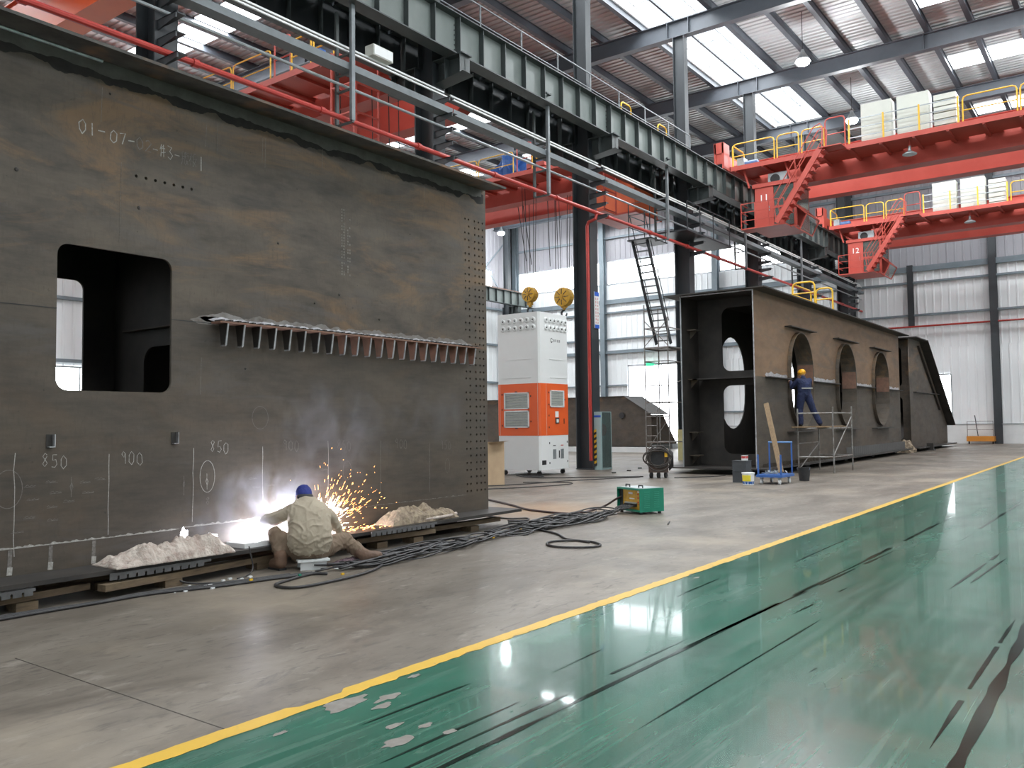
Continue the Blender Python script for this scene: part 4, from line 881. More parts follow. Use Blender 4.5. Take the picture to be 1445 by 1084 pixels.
chalk('φ', 5.39, 0.88, 0.05, 0.18, 0.006); chalk('8', 5.40, 0.72, 0.05, 0.08, 0.006, 'chalk_faint'); chalk('φ', 5.12, 0.85, 0.04, 0.2, 0.006, 'chalk_faint'); chalk('φ', 3.95, 0.9, 0.05, 0.2, 0.006, 'chalk_faint')
for y, z in ((3.56, 1.02), (3.74, 1.05), (3.78, 0.95), (4.05, 1.03), (4.2, 1.05), (3.58, 0.90), (3.75, 0.82), (3.9, 0.86), (4.08, 0.93), (3.56, 0.74), (3.76, 0.70), (3.45, 0.62), (7.0, 1.0), (5.95, 0.95), (6.0, 0.85), (6.2, 0.86)):
    chalk('~', y, z, 0.10, 0.07, 0.004, 'chalk_faint', jit=0.1)
# rolled stamp running down the plate
mb = MB(); r_ = random.Random(12)
for k in range(24):
    z = 4.30-k*0.036
    for dy in (0.0, 0.035, 0.10, 0.135):
        if dy > 0.06 and (k < 3 or r_.random() < 0.3): continue
        if r_.random() < 0.82: mb.box(GX+0.001, GX+0.003, 7.33+dy+r_.uniform(0, .006), 7.352+dy, z-0.013, z+0.010)
obj('paint_stamp', mb, mat('pale_stamp_paint', (0.24, 0.22, 0.19), 0.8, 0, (0.10, 0.09, 0.08), 30), g1, kind='stuff')
obj('chalk_line', ragged(2.8, 5.1, 0.488, 0.502, 0, 71, topamp=0.02, fr=14, x=GX+0.003), M['chalk'], g1)
obj('chalk_line', ragged(5.1, 6.6, 0.50, 0.515, 0, 75, topamp=0.02, fr=14, x=GX+0.003), M['chalk'], g1)
obj('chalk_line', ragged(7.6, 9.8, 0.497, 0.505, 0, 79, topamp=0.015, fr=14, x=GX+0.003), M['chalk_faint'], g1)
for y in (3.44, 3.79, 4.19):
    obj('chalk_smear', MB().ribbon([(GX+0.003, y, 0.29), (GX+0.003, y+0.005, 0.48)], 0.035, (1, 0, 0)), M['chalk_faint'], g1)
    obj('chalk_smear', MB().ribbon([(GX+0.0035, y, 0.26), (GX+0.0035, y+0.005, 0.33)], 0.045, (1, 0, 0)), M['chalk'], g1)
# notched steel bars lying on the flange edge
def notched(y0, y1, x, z, label):
    mb = MB().box(x-0.004, x+0.008, y0, y1, z+0.035, z+0.06); n = int((y1-y0)/0.09)
    for k in range(n): mb.box(x-0.004, x+0.008, y0+k*0.09, y0+k*0.09+0.07, z, z+0.035)
    tag(obj('notched_bar', mb, mat('dull_bar_steel', (0.10, 0.10, 0.10), 0.5, 0.3, (0.15, 0.15, 0.15), 8)), label, 'bar')
notched(4.10, 5.15, -7.63, 0.16, 'notched steel bar hanging on the flange edge below the white blanket')
notched(7.35, 8.55, -7.60, 0.19, 'notched steel bar on the flange edge below the brown blanket')
notched(3.0, 3.45, -7.63, 0.14, 'short notched steel bar at the left edge of the picture under the flange')
# timbers and blocks under the girder
for i, (y0, x0, y1, x1, z, lab) in enumerate([(2.6, -7.72, 4.0, -7.85, 0.11, 'long pale timber under the flange at the left edge of the picture'), (4.02, -7.62, 6.35, -7.86, 0.105, 'long pale timber under the flange below the white blanket'),
        (7.3, -7.85, 8.6, -7.72, 0.125, 'pale timber under the flange below the brown blanket'), (8.7, -7.9, 10.2, -7.85, 0.12, 'dark timber under the right end of the large girder'), (3.7, -8.15, 6.9, -8.2, 0.12, 'dark timber deep under the large girder')]):
    tag(obj('timber', MB().bar((x0, y0, z), (x1, y1, z), 0.12, 0.06), M['wood']), lab, 'timber')
for i, (y, x) in enumerate(((3.42, -7.80), (4.75, -7.74), (5.9, -7.86), (7.7, -7.86), (8.3, -7.8), (9.6, -7.9), (4.3, -8.2), (6.4, -8.2))):
    tag(obj('support_block', MB().box(x-0.10, x+0.10, y-0.09, y+0.09, 0, 0.075), M['wood']), 'small wooden block under the timbers of the large girder', 'block', 'blocks under the large girder')
for y in (3.0, 10.0):
    for x in (-8.75,): tag(obj('support_block', MB().box(x-0.15, x+0.15, y-0.15, y+0.15, 0, 0.209), M['girder_dark']), 'dark steel block hidden deep under the large girder', 'block', 'steel blocks under the large girder')

# ---------------------------------------------------------------- girder with oval holes
HX = -8.8
g2 = thing('steel_box_girder', 'brown steel box girder with three tall oval holes standing beyond the white and orange tower', 'girder', (-9.9, 32.4, 0.1))
HC = [(27.4, 1.12), (32.6, 1.18), (37.75, 1.25)]
def arch(c, hw, ztop, zs, up=True, n=12):
    r = []
    for k in range(n+1):
        a = PI*k/n; r.append((c-hw*math.cos(a), zs+(ztop-zs)*math.sin(a)))
    return r
def web_pair(x, m1, m2, parent):
    y0, y1, zs = 23.5, 41.45, 2.82
    up = [(y0, zs)]
    for c, hw in HC: up += [(c-hw, zs)]+arch(c, hw, 4.36, 3.15)[0:]+[(c+hw, zs)]
    up += [(y1, zs), (y1, 5.3), (y0, 5.3)]
    lo = [(y0, zs)]
    for c, hw in HC: lo += [(c-hw, zs)]+[(u, v) for u, v in arch(c, hw, 1.28, 2.45)]+[(c+hw, zs)]
    lo += [(y1, zs), (y1, 0.2), (y0, 0.2)]
    plate('upper_web', up, [], 0.03, YZ(x), m1, parent); plate('lower_web', lo, [], 0.03, YZ(x), m2, parent)
web_pair(HX-0.015, M['girder_b'], M['girder'], g2); web_pair(-11.05, M['girder_dark'], M['girder_dark'], g2)
obj('top_flange', MB().box(-11.5, -8.38, 23.25, 41.7, 5.30, 5.335), M['girder_dark'], g2)
obj('bottom_flange', MB().box(-11.7, -8.38, 23.2, 41.7, 0.16, 0.20), M['girder_dark'], g2)
for c, hw in HC:
    P = [(c-hw*math.cos(a), 3.15+1.21*math.sin(a)) for a in [PI*k/14 for k in range(15)]]+[(c+hw*math.cos(a), 2.45-1.17*math.sin(a)) for a in [PI*k/14 for k in range(15)]]
    P.append(P[0]); mb = MB(); vs = []
    for (u, v) in P:
        du, dv = (u-c), (v-2.8); L_ = math.hypot(du, dv); nu, nv = du/L_*0.03, dv/L_*0.03
        for (x, s) in ((HX+0.12, 0), (HX-0.42, 0), (HX-0.42, -1), (HX+0.12, -1)): vs.append((x, u+s*nu, v+s*nv))
    for i in range(len(P)-1):
        for k in range(4): mb.f.append((4*i+k, 4*i+(k+1) % 4, 4*i+4+(k+1) % 4, 4*i+4+k))
    mb.v = vs; obj('hole_rim', mb, M['galv'] if False else M['girder'], g2)
    obj('rim_bar', MB().box(HX, HX+0.22, c-hw*1.15, c+hw*1.15, 4.44, 4.47), M['girder_dark'], g2)
    obj('rim_bar', MB().box(HX, HX+0.22, c-hw*1.15, c+hw*1.15, 1.17, 1.20), M['girder_dark'], g2)
    obj('rim_patch', MB().box(HX-0.40, HX+0.10, c+hw-0.05, c+hw-0.035, 2.72, 3.45), M['rust'], g2, label='rust-brown patch plate')
ed = [24.3]+[q for c, hw in HC for q in (c-hw-0.02, c+hw+0.02)]+[41.3]
for a, b in zip(ed[::2], ed[1::2]):
    obj('ledge_plate', MB().box(HX, HX+0.18, a, b, 2.80, 2.825), M['girder_dark'], g2)
    obj('ground_seam', ragged(a, b, 2.83, 2.94, 0, a, x=HX+0.003, topamp=0.05, fr=3, step=0.06), M['weld'], g2)
for k in range(62):
    y = 24.0+k*0.285
    o = obj('foot_gusset', MB().box(HX, HX+0.16, y-0.01, y+0.01, 0.2, 0.30 if k < 30 else 0.52), M['girder'] if k < 30 else mat('pale_gusset_steel', (0.16, 0.155, 0.15), 0.6), g2)
for y in (24.7, 30.0, 35.2, 40.6):
    plate('diaphragm', [(-11.03, 0.21), (-8.83, 0.21), (-8.83, 5.29), (-11.03, 5.29)], [rrect(-10.25, -8.95, 3.06, 5.0, 0.25), rrect(-10.25, -8.95, 0.55, 2.62, 0.25)], 0.03, XZ(y), M['girder_dark'], g2)
obj('inner_shelf', MB().box(-10.9, -8.83, 23.9, 24.68, 2.80, 2.83), M['girder_dark'], g2)
for z in (1.2, 2.8, 4.3, 0.5): obj('inner_bracket', MB().box(-11.03, -10.75, 23.9, 24.3, z, z+0.03).prism([(-11.03, z), (-10.78, z), (-11.03, z-0.25)], 'y', 24.08, 24.10), M['girder'], g2)
obj('ground_end_edge', MB().box(HX-0.03, HX+0.004, 23.49, 23.5, 0.2, 5.3), M['weld'], g2)
obj('ground_end_edge', MB().box(-11.07, -11.03, 23.49, 23.5, 0.2, 5.3), M['galv'], g2)
obj('flange_weld', MB().box(-11.0, -8.8, 23.46, 23.5, 5.265, 5.298), M['weld'], g2)
for y in (24.5, 28.5, 33, 37, 41):
    for x in (-9.1,): tag(obj('support_block', MB().box(x-0.15, x+0.15, y-0.2, y+0.2, 0, 0.159), M['girder_dark']), 'dark block under the oval-holed girder', 'block', 'blocks under the oval-holed girder')
# tapering end girder
KX = -8.75
g3 = thing('steel_box_girder', 'dark steel box girder with a sloping end, last in the row near the end wall', 'girder', (-9.7, 48, 0.1))
pl = [(43.3, 0.2), (52.5, 0.2), (52.5, 1.2), (45.8, 5.35), (43.3, 5.35)]
plate('front_web', pl, [], 0.03, YZ(KX-0.015), M['girder'], g3); plate('back_web', pl, [], 0.03, YZ(-10.9), M['girder_dark'], g3)
obj('top_flange', MB().box(-11.2, -8.35, 43.1, 45.85, 5.35, 5.39), M['girder_dark'], g3)
obj('slope_flange', MB().prism([(45.8, 5.35), (52.6, 1.16), (52.6, 1.22), (45.8, 5.41)], 'x', -11.2, -8.35), M['girder_dark'], g3)
obj('bottom_flange', MB().box(-11.2, -8.35, 43.0, 52.9, 0.14, 0.20), M['girder_dark'], g3)
obj('ledge_plate', MB().box(KX, KX+0.16, 44.0, 49.6, 2.80, 2.83), M['girder_dark'], g3)
obj('slope_stiffener', MB().bar((KX+0.05, 45.2, 5.1), (KX+0.05, 50.2, 2.0), 0.10, 0.03), M['girder_dark'], g3)
plate('diaphragm', [(-10.88, 0.21), (-8.78, 0.21), (-8.78, 5.33), (-10.88, 5.33)], [rrect(-10.3, -9.2, 3.1, 5.0, 0.2), rrect(-10.3, -9.2, 0.55, 2.6, 0.2)], 0.03, XZ(43.9), M['girder'], g3)
for y in (44, 47.5, 51):
    for x in (-9.0,): tag(obj('support_block', MB().box(x-0.15, x+0.15, y-0.2, y+0.2, 0, 0.139), M['girder_dark']), 'dark block under the sloping-ended girder', 'block', 'blocks under the sloping-ended girder')
tag(obj('pedestal', MB().box(-8.5, -8.2, 45.4, 45.6, 0, 0.35).box(-8.55, -8.15, 45.3, 45.7, 0, 0.04), M['girder_dark']), 'small dark steel stand beside the sloping-ended girder', 'stand')
tag(blob('fabric_bundle', M['blanket_b'], (-8.9, 42.5, 0.0), 0.45, 0.5, 0.55, 0.4, 6), 'crumpled pale bundle on the floor between the two far girders', 'bundle')
# girder segments lying in the left bay
s1 = thing('girder_segment', 'dark grey steel segment with a sloping right end lying behind the tower', 'girder', (-25, 40, 0.2))
obj('segment_web', MB().prism([(-34, 0.28), (-20.6, 0.28), (-20.6, 1.95), (-22.15, 2.9), (-34, 2.9)], 'y', 40.0, 40.03), M['girder'], s1)
obj('segment_top', MB().box(-34, -22.1, 39.9, 42, 2.9, 2.94), M['girder_dark'], s1)
obj('segment_slope', MB().prism([(-22.15, 2.9), (-20.6, 1.95), (-20.6, 1.99), (-22.15, 2.94)], 'y', 39.9, 42), M['girder_dark'], s1)
obj('segment_base', MB().box(-34, -20.5, 39.8, 42.1, 0.24, 0.28), M['girder_dark'], s1)
obj('lifting_eye', MB().lathe((-22.3, 39.98, 1.9), [(0.16, 0), (0.16, -0.08)], 12, 'y'), M['black'], s1)
s2 = thing('girder_segment', 'low dark steel segment with a short sloping end beside the larger one', 'girder', (-21, 44, 0.2))
obj('segment_web', MB().prism([(-27, 0.3), (-21.1, 0.3), (-21.9, 1.9), (-27, 1.9)], 'y', 44.0, 44.03), M['girder'], s2); obj('segment_top', MB().box(-27, -21.9, 43.9, 46, 1.9, 1.94), M['girder_dark'], s2)
for x in (-32, -27, -22):
    tag(obj('support_beam', MB().box(x-0.15, x+0.15, 39.6, 42.2, 0, 0.24), M['galv']), 'pale support beam under the dark segment in the left bay', 'beam', 'support beams under the left-bay segment')
tag(obj('support_beam', MB().box(-34, -19.5, 38.6, 38.9, 0, 0.25), M['dado']), 'long pale beam on the floor in front of the dark left-bay segment', 'beam')
tag(obj('support_beam', MB().box(-26, -21.5, 44.3, 45, 0, 0.3), M['galv']), 'short beam under the low left-bay segment', 'beam')
# ---------------------------------------------------------------- white and orange filter tower
T0 = Vector((-14.2, 20.55, 0)); TW = 1.56
tw = thing('filter_tower', 'tall white filter tower with a wide orange band, on castors beside the sign column', 'machine', (-14.98, 21.33, 0))
def tbox(x0, x1, y0, y1, z0, z1): return MB().box(T0.x-x1, T0.x-x0, T0.y+y0, T0.y+y1, z0, z1)   # x to the left, y away
def cham(z0, z1, g=0.0):
    c = 0.05; a, b = T0.x-TW-g, T0.x+g; c0, c1 = T0.y-g, T0.y+TW+g
    return MB().prism([(a+c, c0), (b-c, c0), (b, c0+c), (b, c1-c), (b-c, c1), (a+c, c1), (a, c1-c), (a, c0+c)], 'z', z0, z1)
obj('base_cabinet', cham(0.16, 1.18), M['white'], tw); mid = obj('orange_cabinet', cham(1.18, 2.73, 0.006), M['tower_orange'], tw); top = obj('top_cabinet', cham(2.73, 4.85), M['white'], tw)
for x in (0.15, 1.40):
    for y in (0.15, 1.40):
        c = obj('castor', MB().lathe((T0.x-x, T0.y+y, 0.07), [(0.07, -0.03), (0.07, 0.03)], 12, 'y'), M['black'], tw)
        obj('castor_fork', tbox(x-0.04, x+0.04, y-0.035, y+0.035, 0.12, 0.165), M['galv'], c)
for k in range(6):
    for j in range(2):
        x = 0.20+k*0.222; z = 4.62-j*0.225
        for nm, c, ax, s in (('f', (T0.x-x, T0.y, z), 'y', -1), ('s', (T0.x, T0.y+0.36+k*0.205, z), 'x', 1)):
            p = obj('round_port', MB().lathe(c, [(0.085, 0), (0.085, s*0.02), (0.062, s*0.045), (0.05, s*0.045), (0.045, s*0.02)], 16, ax), M['white'], tw)
            cc = list(c); cc[1 if ax == 'y' else 0] += s*0.026
            obj('port_cap', MB().lathe(tuple(cc), [(0.018, 0), (0.016, s*0.025)], 10, ax), M['black'], p)
for (z0, z1) in ((1.97, 2.47), (1.42, 1.93)):
    l = obj('louvre_frame', tbox(0.38, 1.30, -0.03, -0.007, z0, z0+0.03).box(T0.x-1.30, T0.x-0.38, T0.y-0.03, T0.y-0.007, z1-0.03, z1).box(T0.x-1.30, T0.x-1.26, T0.y-0.03, T0.y-0.007, z0, z1).box(T0.x-0.42, T0.x-0.38, T0.y-0.03, T0.y-0.007, z0, z1), M['white'], tw)
    for k in range(12):
        z = z0+0.045+k*(z1-z0-0.09)/11; obj('louvre_blade', MB().bar((T0.x-1.26, T0.y-0.018, z), (T0.x-0.42, T0.y-0.018, z), 0.022, 0.006, up=(0, 0.6, 1)), M['cream'], l)
    obj('louvre_back', tbox(0.42, 1.26, -0.0075, -0.0065, z0+0.03, z1-0.03), M['galv'], l)
l = obj('louvre_frame', MB().box(T0.x+.007, T0.x+.03, T0.y+0.52, T0.y+1.28, 2.02, 2.05).box(T0.x+.007, T0.x+.03, T0.y+0.52, T0.y+1.28, 2.50, 2.53).box(T0.x+.007, T0.x+.03, T0.y+0.52, T0.y+0.56, 2.02, 2.53).box(T0.x+.007, T0.x+.03, T0.y+1.24, T0.y+1.28, 2.02, 2.53), M['white'], tw)
for k in range(12): obj('louvre_blade', MB().bar((T0.x+.018, T0.y+0.56, 2.07+k*0.038), (T0.x+.018, T0.y+1.24, 2.07+k*0.038), 0.022, 0.006, up=(0.6, 0, 1)), M['cream'], l)
obj('louvre_back', MB().box(T0.x+.0065, T0.x+.0075, T0.y+0.56, T0.y+1.24, 2.05, 2.50), M['galv'], l)
obj('paper_notice', MB().box(T0.x+.007, T0.x+.010, T0.y+0.80, T0.y+0.98, 1.72, 1.90), M['white'], mid)
d = obj('control_display', MB().box(T0.x+.007, T0.x+.03, T0.y+0.80, T0.y+0.98, 1.53, 1.70), M['column'], tw); obj('display_screen', MB().box(T0.x+.031, T0.x+.033, T0.y+0.83, T0.y+0.95, 1.56, 1.66), M['white'], d)
for y, z in ((0.46, 2.46), (0.46, 2.10), (1.33, 2.26), (0.46, 1.77), (0.46, 1.42)): obj('latch', MB().box(T0.x+.007, T0.x+.02, T0.y+y-.012, T0.y+y+.012, z-.025, z+.025), M['black'], mid)
obj('door_handle', MB().box(T0.x+.007, T0.x+.025, T0.y+1.26, T0.y+1.28, 1.52, 1.68), M['black'], mid)
for x, z in ((1.38, 2.42), (1.38, 1.96), (1.38, 1.48), (0.32, 2.35), (0.32, 1.60)): obj('latch', tbox(x-.012, x+.012, -.02, -.007, z-.025, z+.025), M['black'], mid)
for z, x in ((2.49, 0.85), (1.40, 0.85)): obj('latch', tbox(x-.04, x+.04, -.03, -.007, z-.012, z+.012), M['column'], mid)
for x in (0.07, 1.46): obj('panel_seam', tbox(x-.004, x+.004, -.0085, -.006, 1.19, 2.72), M['cream'], mid)
obj('panel_seam', MB().box(T0.x+.006, T0.x+.0085, T0.y+0.33, T0.y+0.338, 1.19, 2.72), M['cream'], mid)
for z in (2.90, 3.45):
    obj('pressed_rib', tbox(0.30, 1.26, -.012, 0, z, z+0.02), M['white'], top); obj('pressed_rib', MB().box(T0.x, T0.x+.012, T0.y+0.55, T0.y+1.3, z, z+0.02), M['white'], top)
obj('logo_mark', MB().ribbon([(T0.x+.002, T0.y+0.66+0.05*math.cos(a), 4.03+0.065*math.sin(a)) for a in [math.radians(q) for q in range(20, 345, 18)]], 0.02, (1, 0, 0)).box(T0.x, T0.x+.004, T0.y+0.64, T0.y+0.67, 3.965, 4.0), M['black'], top)
q_ = random.Random(14)
for k in range(4): unread_glyph('logo_character', T0.x+.001, T0.y+0.79+k*0.10, 3.985, 0.085, M['black'], top, q_)
obj('rating_plate', MB().box(T0.x, T0.x+.004, T0.y+0.08, T0.y+0.30, 0.32, 0.45), M['black'], tw)
for y, m_ in ((0.66, 'black'), (1.08, 'signred')):
    obj('vent_panel', MB().box(T0.x, T0.x+.006, T0.y+y, T0.y+y+0.17, 0.47, 0.76), M['galv'], tw); obj('vent_label', MB().box(T0.x, T0.x+.004, T0.y+y+.01, T0.y+y+0.15, 0.86, 0.885), M[m_], tw)
obj('door_handle', MB().box(T0.x, T0.x+.02, T0.y+0.98, T0.y+1.0, 0.50, 0.72), M['black'], tw)
for y, z in ((0.48, 0.95), (1.44, 0.97), (0.48, 0.36), (1.46, 0.38)): obj('latch', MB().box(T0.x, T0.x+.012, T0.y+y-.012, T0.y+y+.012, z-.03, z+.03), M['black'], tw)

# cardboard box beside it
cb = thing('cardboard_box', 'tall open brown cardboard box standing between the large girder and the tower', 'box', (-13.5, 17.0, 0))
mb = MB().box(-13.95, -13.05, 16.6, 16.62, 0, 1.08).box(-13.95, -13.05, 17.25, 17.27, 0, 1.08).box(-13.07, -13.05, 16.62, 17.25, 0, 1.08).box(-13.95, -13.93, 16.62, 17.25, 0, 1.08).box(-13.93, -13.07, 16.62, 17.25, 0, 0.02)
obj('carton', mb, M['card'], cb)
obj('flap', MB().add([(-13.95, 16.6, 1.08), (-13.05, 16.6, 1.08), (-13.0, 16.35, 1.13), (-13.95, 16.35, 1.12)], [(0, 1, 2, 3)]), mat('pale_cardboard', (0.62, 0.54, 0.40), 0.8), cb)
obj('flap', MB().add([(-13.05, 16.62, 1.08), (-13.05, 17.25, 1.08), (-12.83, 17.2, 1.12), (-12.83, 16.62, 1.10)], [(0, 1, 2, 3)]), M['card'], cb)

# glazed cabinet and hazard stripe at the sign column
hc = thing('hose_cabinet', 'narrow pale teal cabinet with a glass side door standing against the sign column', 'cabinet', (-14.35, 24.5, 0))
mb = MB().box(-14.5, -14.25, 24.12, 24.14, 0, 1.9).box(-14.5, -14.25, 24.78, 24.80, 0, 1.9).box(-14.5, -14.25, 24.14, 24.78, 1.88, 1.9).box(-14.5, -14.25, 24.14, 24.78, 0, 0.06).box(-14.51, -14.5, 24.12, 24.8, 0, 1.9)
for y in (24.14, 24.75): mb.box(-14.26, -14.24, y, y+0.03, 0, 1.9)
obj('cabinet_body', mb, M['teal'], hc)
obj('glass_door', MB().box(-14.245, -14.240, 24.17, 24.75, 0.06, 1.88), M['glass'], hc)
obj('header_strip', MB().box(-14.5, -14.25, 24.105, 24.118, 1.72, 1.78), M['signblue'], hc)
obj('hose_reel', MB().lathe((-14.4, 24.45, 1.3), [(0.2, -0.05), (0.2, 0.05)], 16, 'x'), M['redpipe'], hc)
hz = thing('corner_guard', 'black and yellow striped corner strip at the foot of the sign column', 'strip', (-14.45, 24.09, 0))
for k in range(14):
    z = 0.1+k*0.085; obj('stripe', MB().prism([(-14.50, z), (-14.41, z+0.045), (-14.41, z+0.13), (-14.50, z+0.085)], 'y', 24.085, 24.095), M['yellow'] if k % 2 else M['black'], hz)

# ---------------------------------------------------------------- green power source with yellow panel
gw = thing('welding_power_source', 'green box-shaped welding power source with a yellow connection panel on the floor', 'machine', (-7.0, 13.1, 0))
gA = Vector((-6.78, 12.70, 0)); e1 = Vector((-0.62, 0.30, 0)).normalized(); e2 = Vector((0.14, 0.45, 0)).normalized(); W1, W2 = 0.66, 0.50
e2 = Vector((-e1.y, e1.x, 0)) if (Vector((-e1.y, e1.x, 0)).y > 0) else Vector((e1.y, -e1.x, 0))
def gq(u, v, z): return gA+e1*u+e2*v+Vector((0, 0, z))
def gbox(u0, u1, v0, v1, z0, z1):
    vs = [gq(u, v, z) for u in (u0, u1) for v in (v0, v1) for z in (z0, z1)]
    return MB().add(vs, [(0, 1, 3, 2), (4, 6, 7, 5), (0, 4, 5, 1), (2, 3, 7, 6), (0, 2, 6, 4), (1, 5, 7, 3)])
def gadd(mb, *a): q = gbox(*a); return mb.add(q.v, q.f)
mb = gbox(0, 0.012, 0, W2, 0.04, 0.43); gadd(mb, W1-0.012, W1, 0, W2, 0.04, 0.43); gadd(mb, 0.012, W1-0.012, W2-0.012, W2, 0.04, 0.43)
gadd(mb, 0.012, W1-0.012, 0, W2-0.012, 0.418, 0.43); gadd(mb, 0.012, W1-0.012, 0, W2-0.012, 0.04, 0.06)
gadd(mb, 0.012, W1-0.012, 0, 0.02, 0.06, 0.075); gadd(mb, 0.012, W1-0.012, 0, 0.02, 0.40, 0.418)
obj('casing', mb, M['green'], gw)
obj('top_cover', gbox(0.04, W1-0.04, 0.03, W2-0.03, 0.431, 0.437), M['galv'], gw)
pn = obj('connection_panel', gbox(0.013, W1-0.10, 0.06, 0.07, 0.062, 0.415), M['panel_yellow'], gw)
obj('panel_side', gbox(W1-0.10, W1-0.013, 0.05, 0.06, 0.062, 0.415), M['column'], gw)
for u, z, w_, h_ in ((0.34, 0.34, 0.12, 0.03), (0.30, 0.25, 0.14, 0.018), (0.10, 0.37, 0.08, 0.02)): obj('white_label', gbox(u-w_/2, u+w_/2, 0.055, 0.059, z-h_/2, z+h_/2), M['white'], pn)
for u, z in ((0.12, 0.33), (0.12, 0.27), (0.12, 0.20), (0.06, 0.30), (0.06, 0.24), (0.09, 0.165)): obj('red_terminal', gbox(u-.012, u+.012, 0.045, 0.059, z-.012, z+.012), M['signred'], pn)
obj('terminal_bar', gbox(0.15, 0.48, 0.03, 0.058, 0.17, 0.19), M['galv'], pn)
for k in range(7): obj('terminal', gbox(0.16+k*0.045, 0.185+k*0.045, 0.0, 0.058, 0.12, 0.165), M['black'], pn)
for k in range(9):
    for v in (0.09, 0.29): obj('louvre', gbox(-0.006, 0, v, v+0.11, 0.11+k*0.032, 0.118+k*0.032), mat('light_green_edge', (0.03, 0.30, 0.20), 0.4), gw)
for v in (0.06, 0.44):
    for u in (0.05, W1-0.05): obj('foot', gbox(u-.02, u+.02, v-.02, v+.02, 0, 0.04), M['black'], gw)
for u in (0.13, 0.50):
    P = [gq(u-0.055, 0.12, 0.435), gq(u-0.055, 0.12, 0.475), gq(u+0.055, 0.12, 0.475), gq(u+0.055, 0.12, 0.435)]
    obj('carry_handle', MB().tube(P, 0.012, 6), M['black'], gw)

# ---------------------------------------------------------------- cables
def smooth_path(pts, n=8):
    P = [Vector(p) for p in pts]; P = [P[0]*2-P[1]]+P+[P[-1]*2-P[-2]]; out = []
    for i in range(1, len(P)-2):
        for k in range(n):
            t = k/n; a, b, c, d_ = P[i-1], P[i], P[i+1], P[i+2]
            out.append(0.5*((2*b)+(c-a)*t+(2*a-5*b+4*c-d_)*t*t+(3*b-a-3*c+d_)*t**3))
    out.append(P[-2]); return out
def cable(pts, r, label, m='cable', name='welding_cable', cat='cable', group=None, n=8):
    P = smooth_path([(p[0], p[1], p[2] if len(p) > 2 else r+0.002) for p in pts], n)
    for p in P: p.z = max(p.z, r+0.001)
    return tag(obj(name, MB().tube(P, r, 6), M[m], smooth=True), label, cat, group)
cr = random.Random(21)
spine = [(-7.15, 5.5), (-7.05, 6.1), (-6.95, 6.7), (-7.05, 7.3), (-7.1, 8.0), (-7.05, 8.6), (-7.15, 9.3), (-7.3, 10.1), (-7.25, 10.9), (-7.15, 11.6), (-7.3, 12.3), (-7.25, 12.8)]
def bundle(i0, i1, n, spread, zmax, label, seed, loops=0, r=0.012):
    q = random.Random(seed); mb = MB()
    for k in range(n):
        off = q.uniform(-spread, spread); P = []
        for (x, y) in spine[i0:i1+1]:
            o = off+q.gauss(0, spread*0.45); P.append((x+o, y+q.uniform(-.12, .12), r+q.uniform(0, zmax)))
        mb.tube(smooth_path(P, 7), r*q.uniform(0.75, 1.15), 5)
    for k in range(loops):
        i = q.uniform(i0+0.2, i1-0.2); a = int(i); f = i-a; cx = spine[a][0]+(spine[a+1][0]-spine[a][0])*f; cy = spine[a][1]+(spine[a+1][1]-spine[a][1])*f
        ra, rb_ = q.uniform(.16, .34), q.uniform(.35, .75); ph = q.uniform(0, 6.28); z_ = r+q.uniform(0.0, zmax); P = []
        for j in range(14):
            an = ph+j*0.5; P.append((cx+ra*math.cos(an)*(1+.1*q.uniform(-1, 1)), cy+rb_*math.sin(an)*(1+.1*q.uniform(-1, 1)), z_+0.02*math.sin(3*an)))
        mb.tube(smooth_path(P, 4), r*0.95, 5)
    return tag(obj('cable_tangle', mb, M['cable'], smooth=True), label, 'cables', kind='stuff')
bundle(3, 10, 9, 0.10, 0.05, 'long tangle of black welding cables on the floor between the girder and the green machine', 1, loops=8)
bundle(7, 10, 10, 0.24, 0.09, 'thick heap of looped black cables in front of the green machine', 2, loops=20)
bundle(1, 4, 7, 0.16, 0.07, 'loose black cables on the floor right of the crouching welder', 3, loops=7)
q = random.Random(8)
for k in range(7):
    a = gq(0.17+k*0.045, -0.01, 0.14); cable([tuple(a), tuple(gq(0.20+k*0.05, -0.12, 0.10)), (-7.2+q.uniform(-.1, .1), 12.55+q.uniform(-.1, .1), 0.04), (-7.35+q.uniform(-.15, .1), 12.1, 0.03), (-7.3+q.uniform(-.2, .2), 11.4, 0.02)], 0.011, 'black cable plugged into the yellow panel of the green machine', group='cables plugged into the green machine')
cable([tuple(gq(0.60, 0.1, 0.28)), tuple(gq(0.66, -0.02, 0.22)), (-7.75, 13.1, 0.05), (-7.75, 12.2, 0.02), (-8.35, 12.2, 0.02), (-8.9, 12.4, 0.02), (-9.6, 12.9, 0.02), (-10.7, 13.6, 0.02)], 0.019, 'thick maroon cable curving from the green machine towards the end of the large girder', 'cable_red')
cable([(-8.9, 11.2), (-8.3, 11.05), (-8.05, 11.25), (-7.9, 11.0), (-8.1, 10.8), (-7.8, 10.85), (-7.5, 10.8), (-7.3, 10.6)], 0.014, 'short looped black cable coming from under the right end of the large girder')
cable([(-7.2, 10.2), (-6.6, 9.9), (-6.15, 9.5), (-5.75, 9.45), (-5.5, 9.25), (-5.55, 9.0), (-5.85, 8.85), (-6.1, 8.95), (-6.2, 9.2), (-6.0, 9.45), (-5.75, 9.4)], 0.015, 'separate black cable coiled in a flat oval in front of the tangle')
cable([(-7.1, 6.9), (-6.8, 6.75), (-6.55, 6.25), (-6.48, 5.6), (-6.55, 5.3), (-6.8, 5.3), (-6.92, 5.6), (-6.98, 5.9), (-6.85, 6.0)], 0.015, 'grey-black cable making a wide loop in front of the crouching welder')
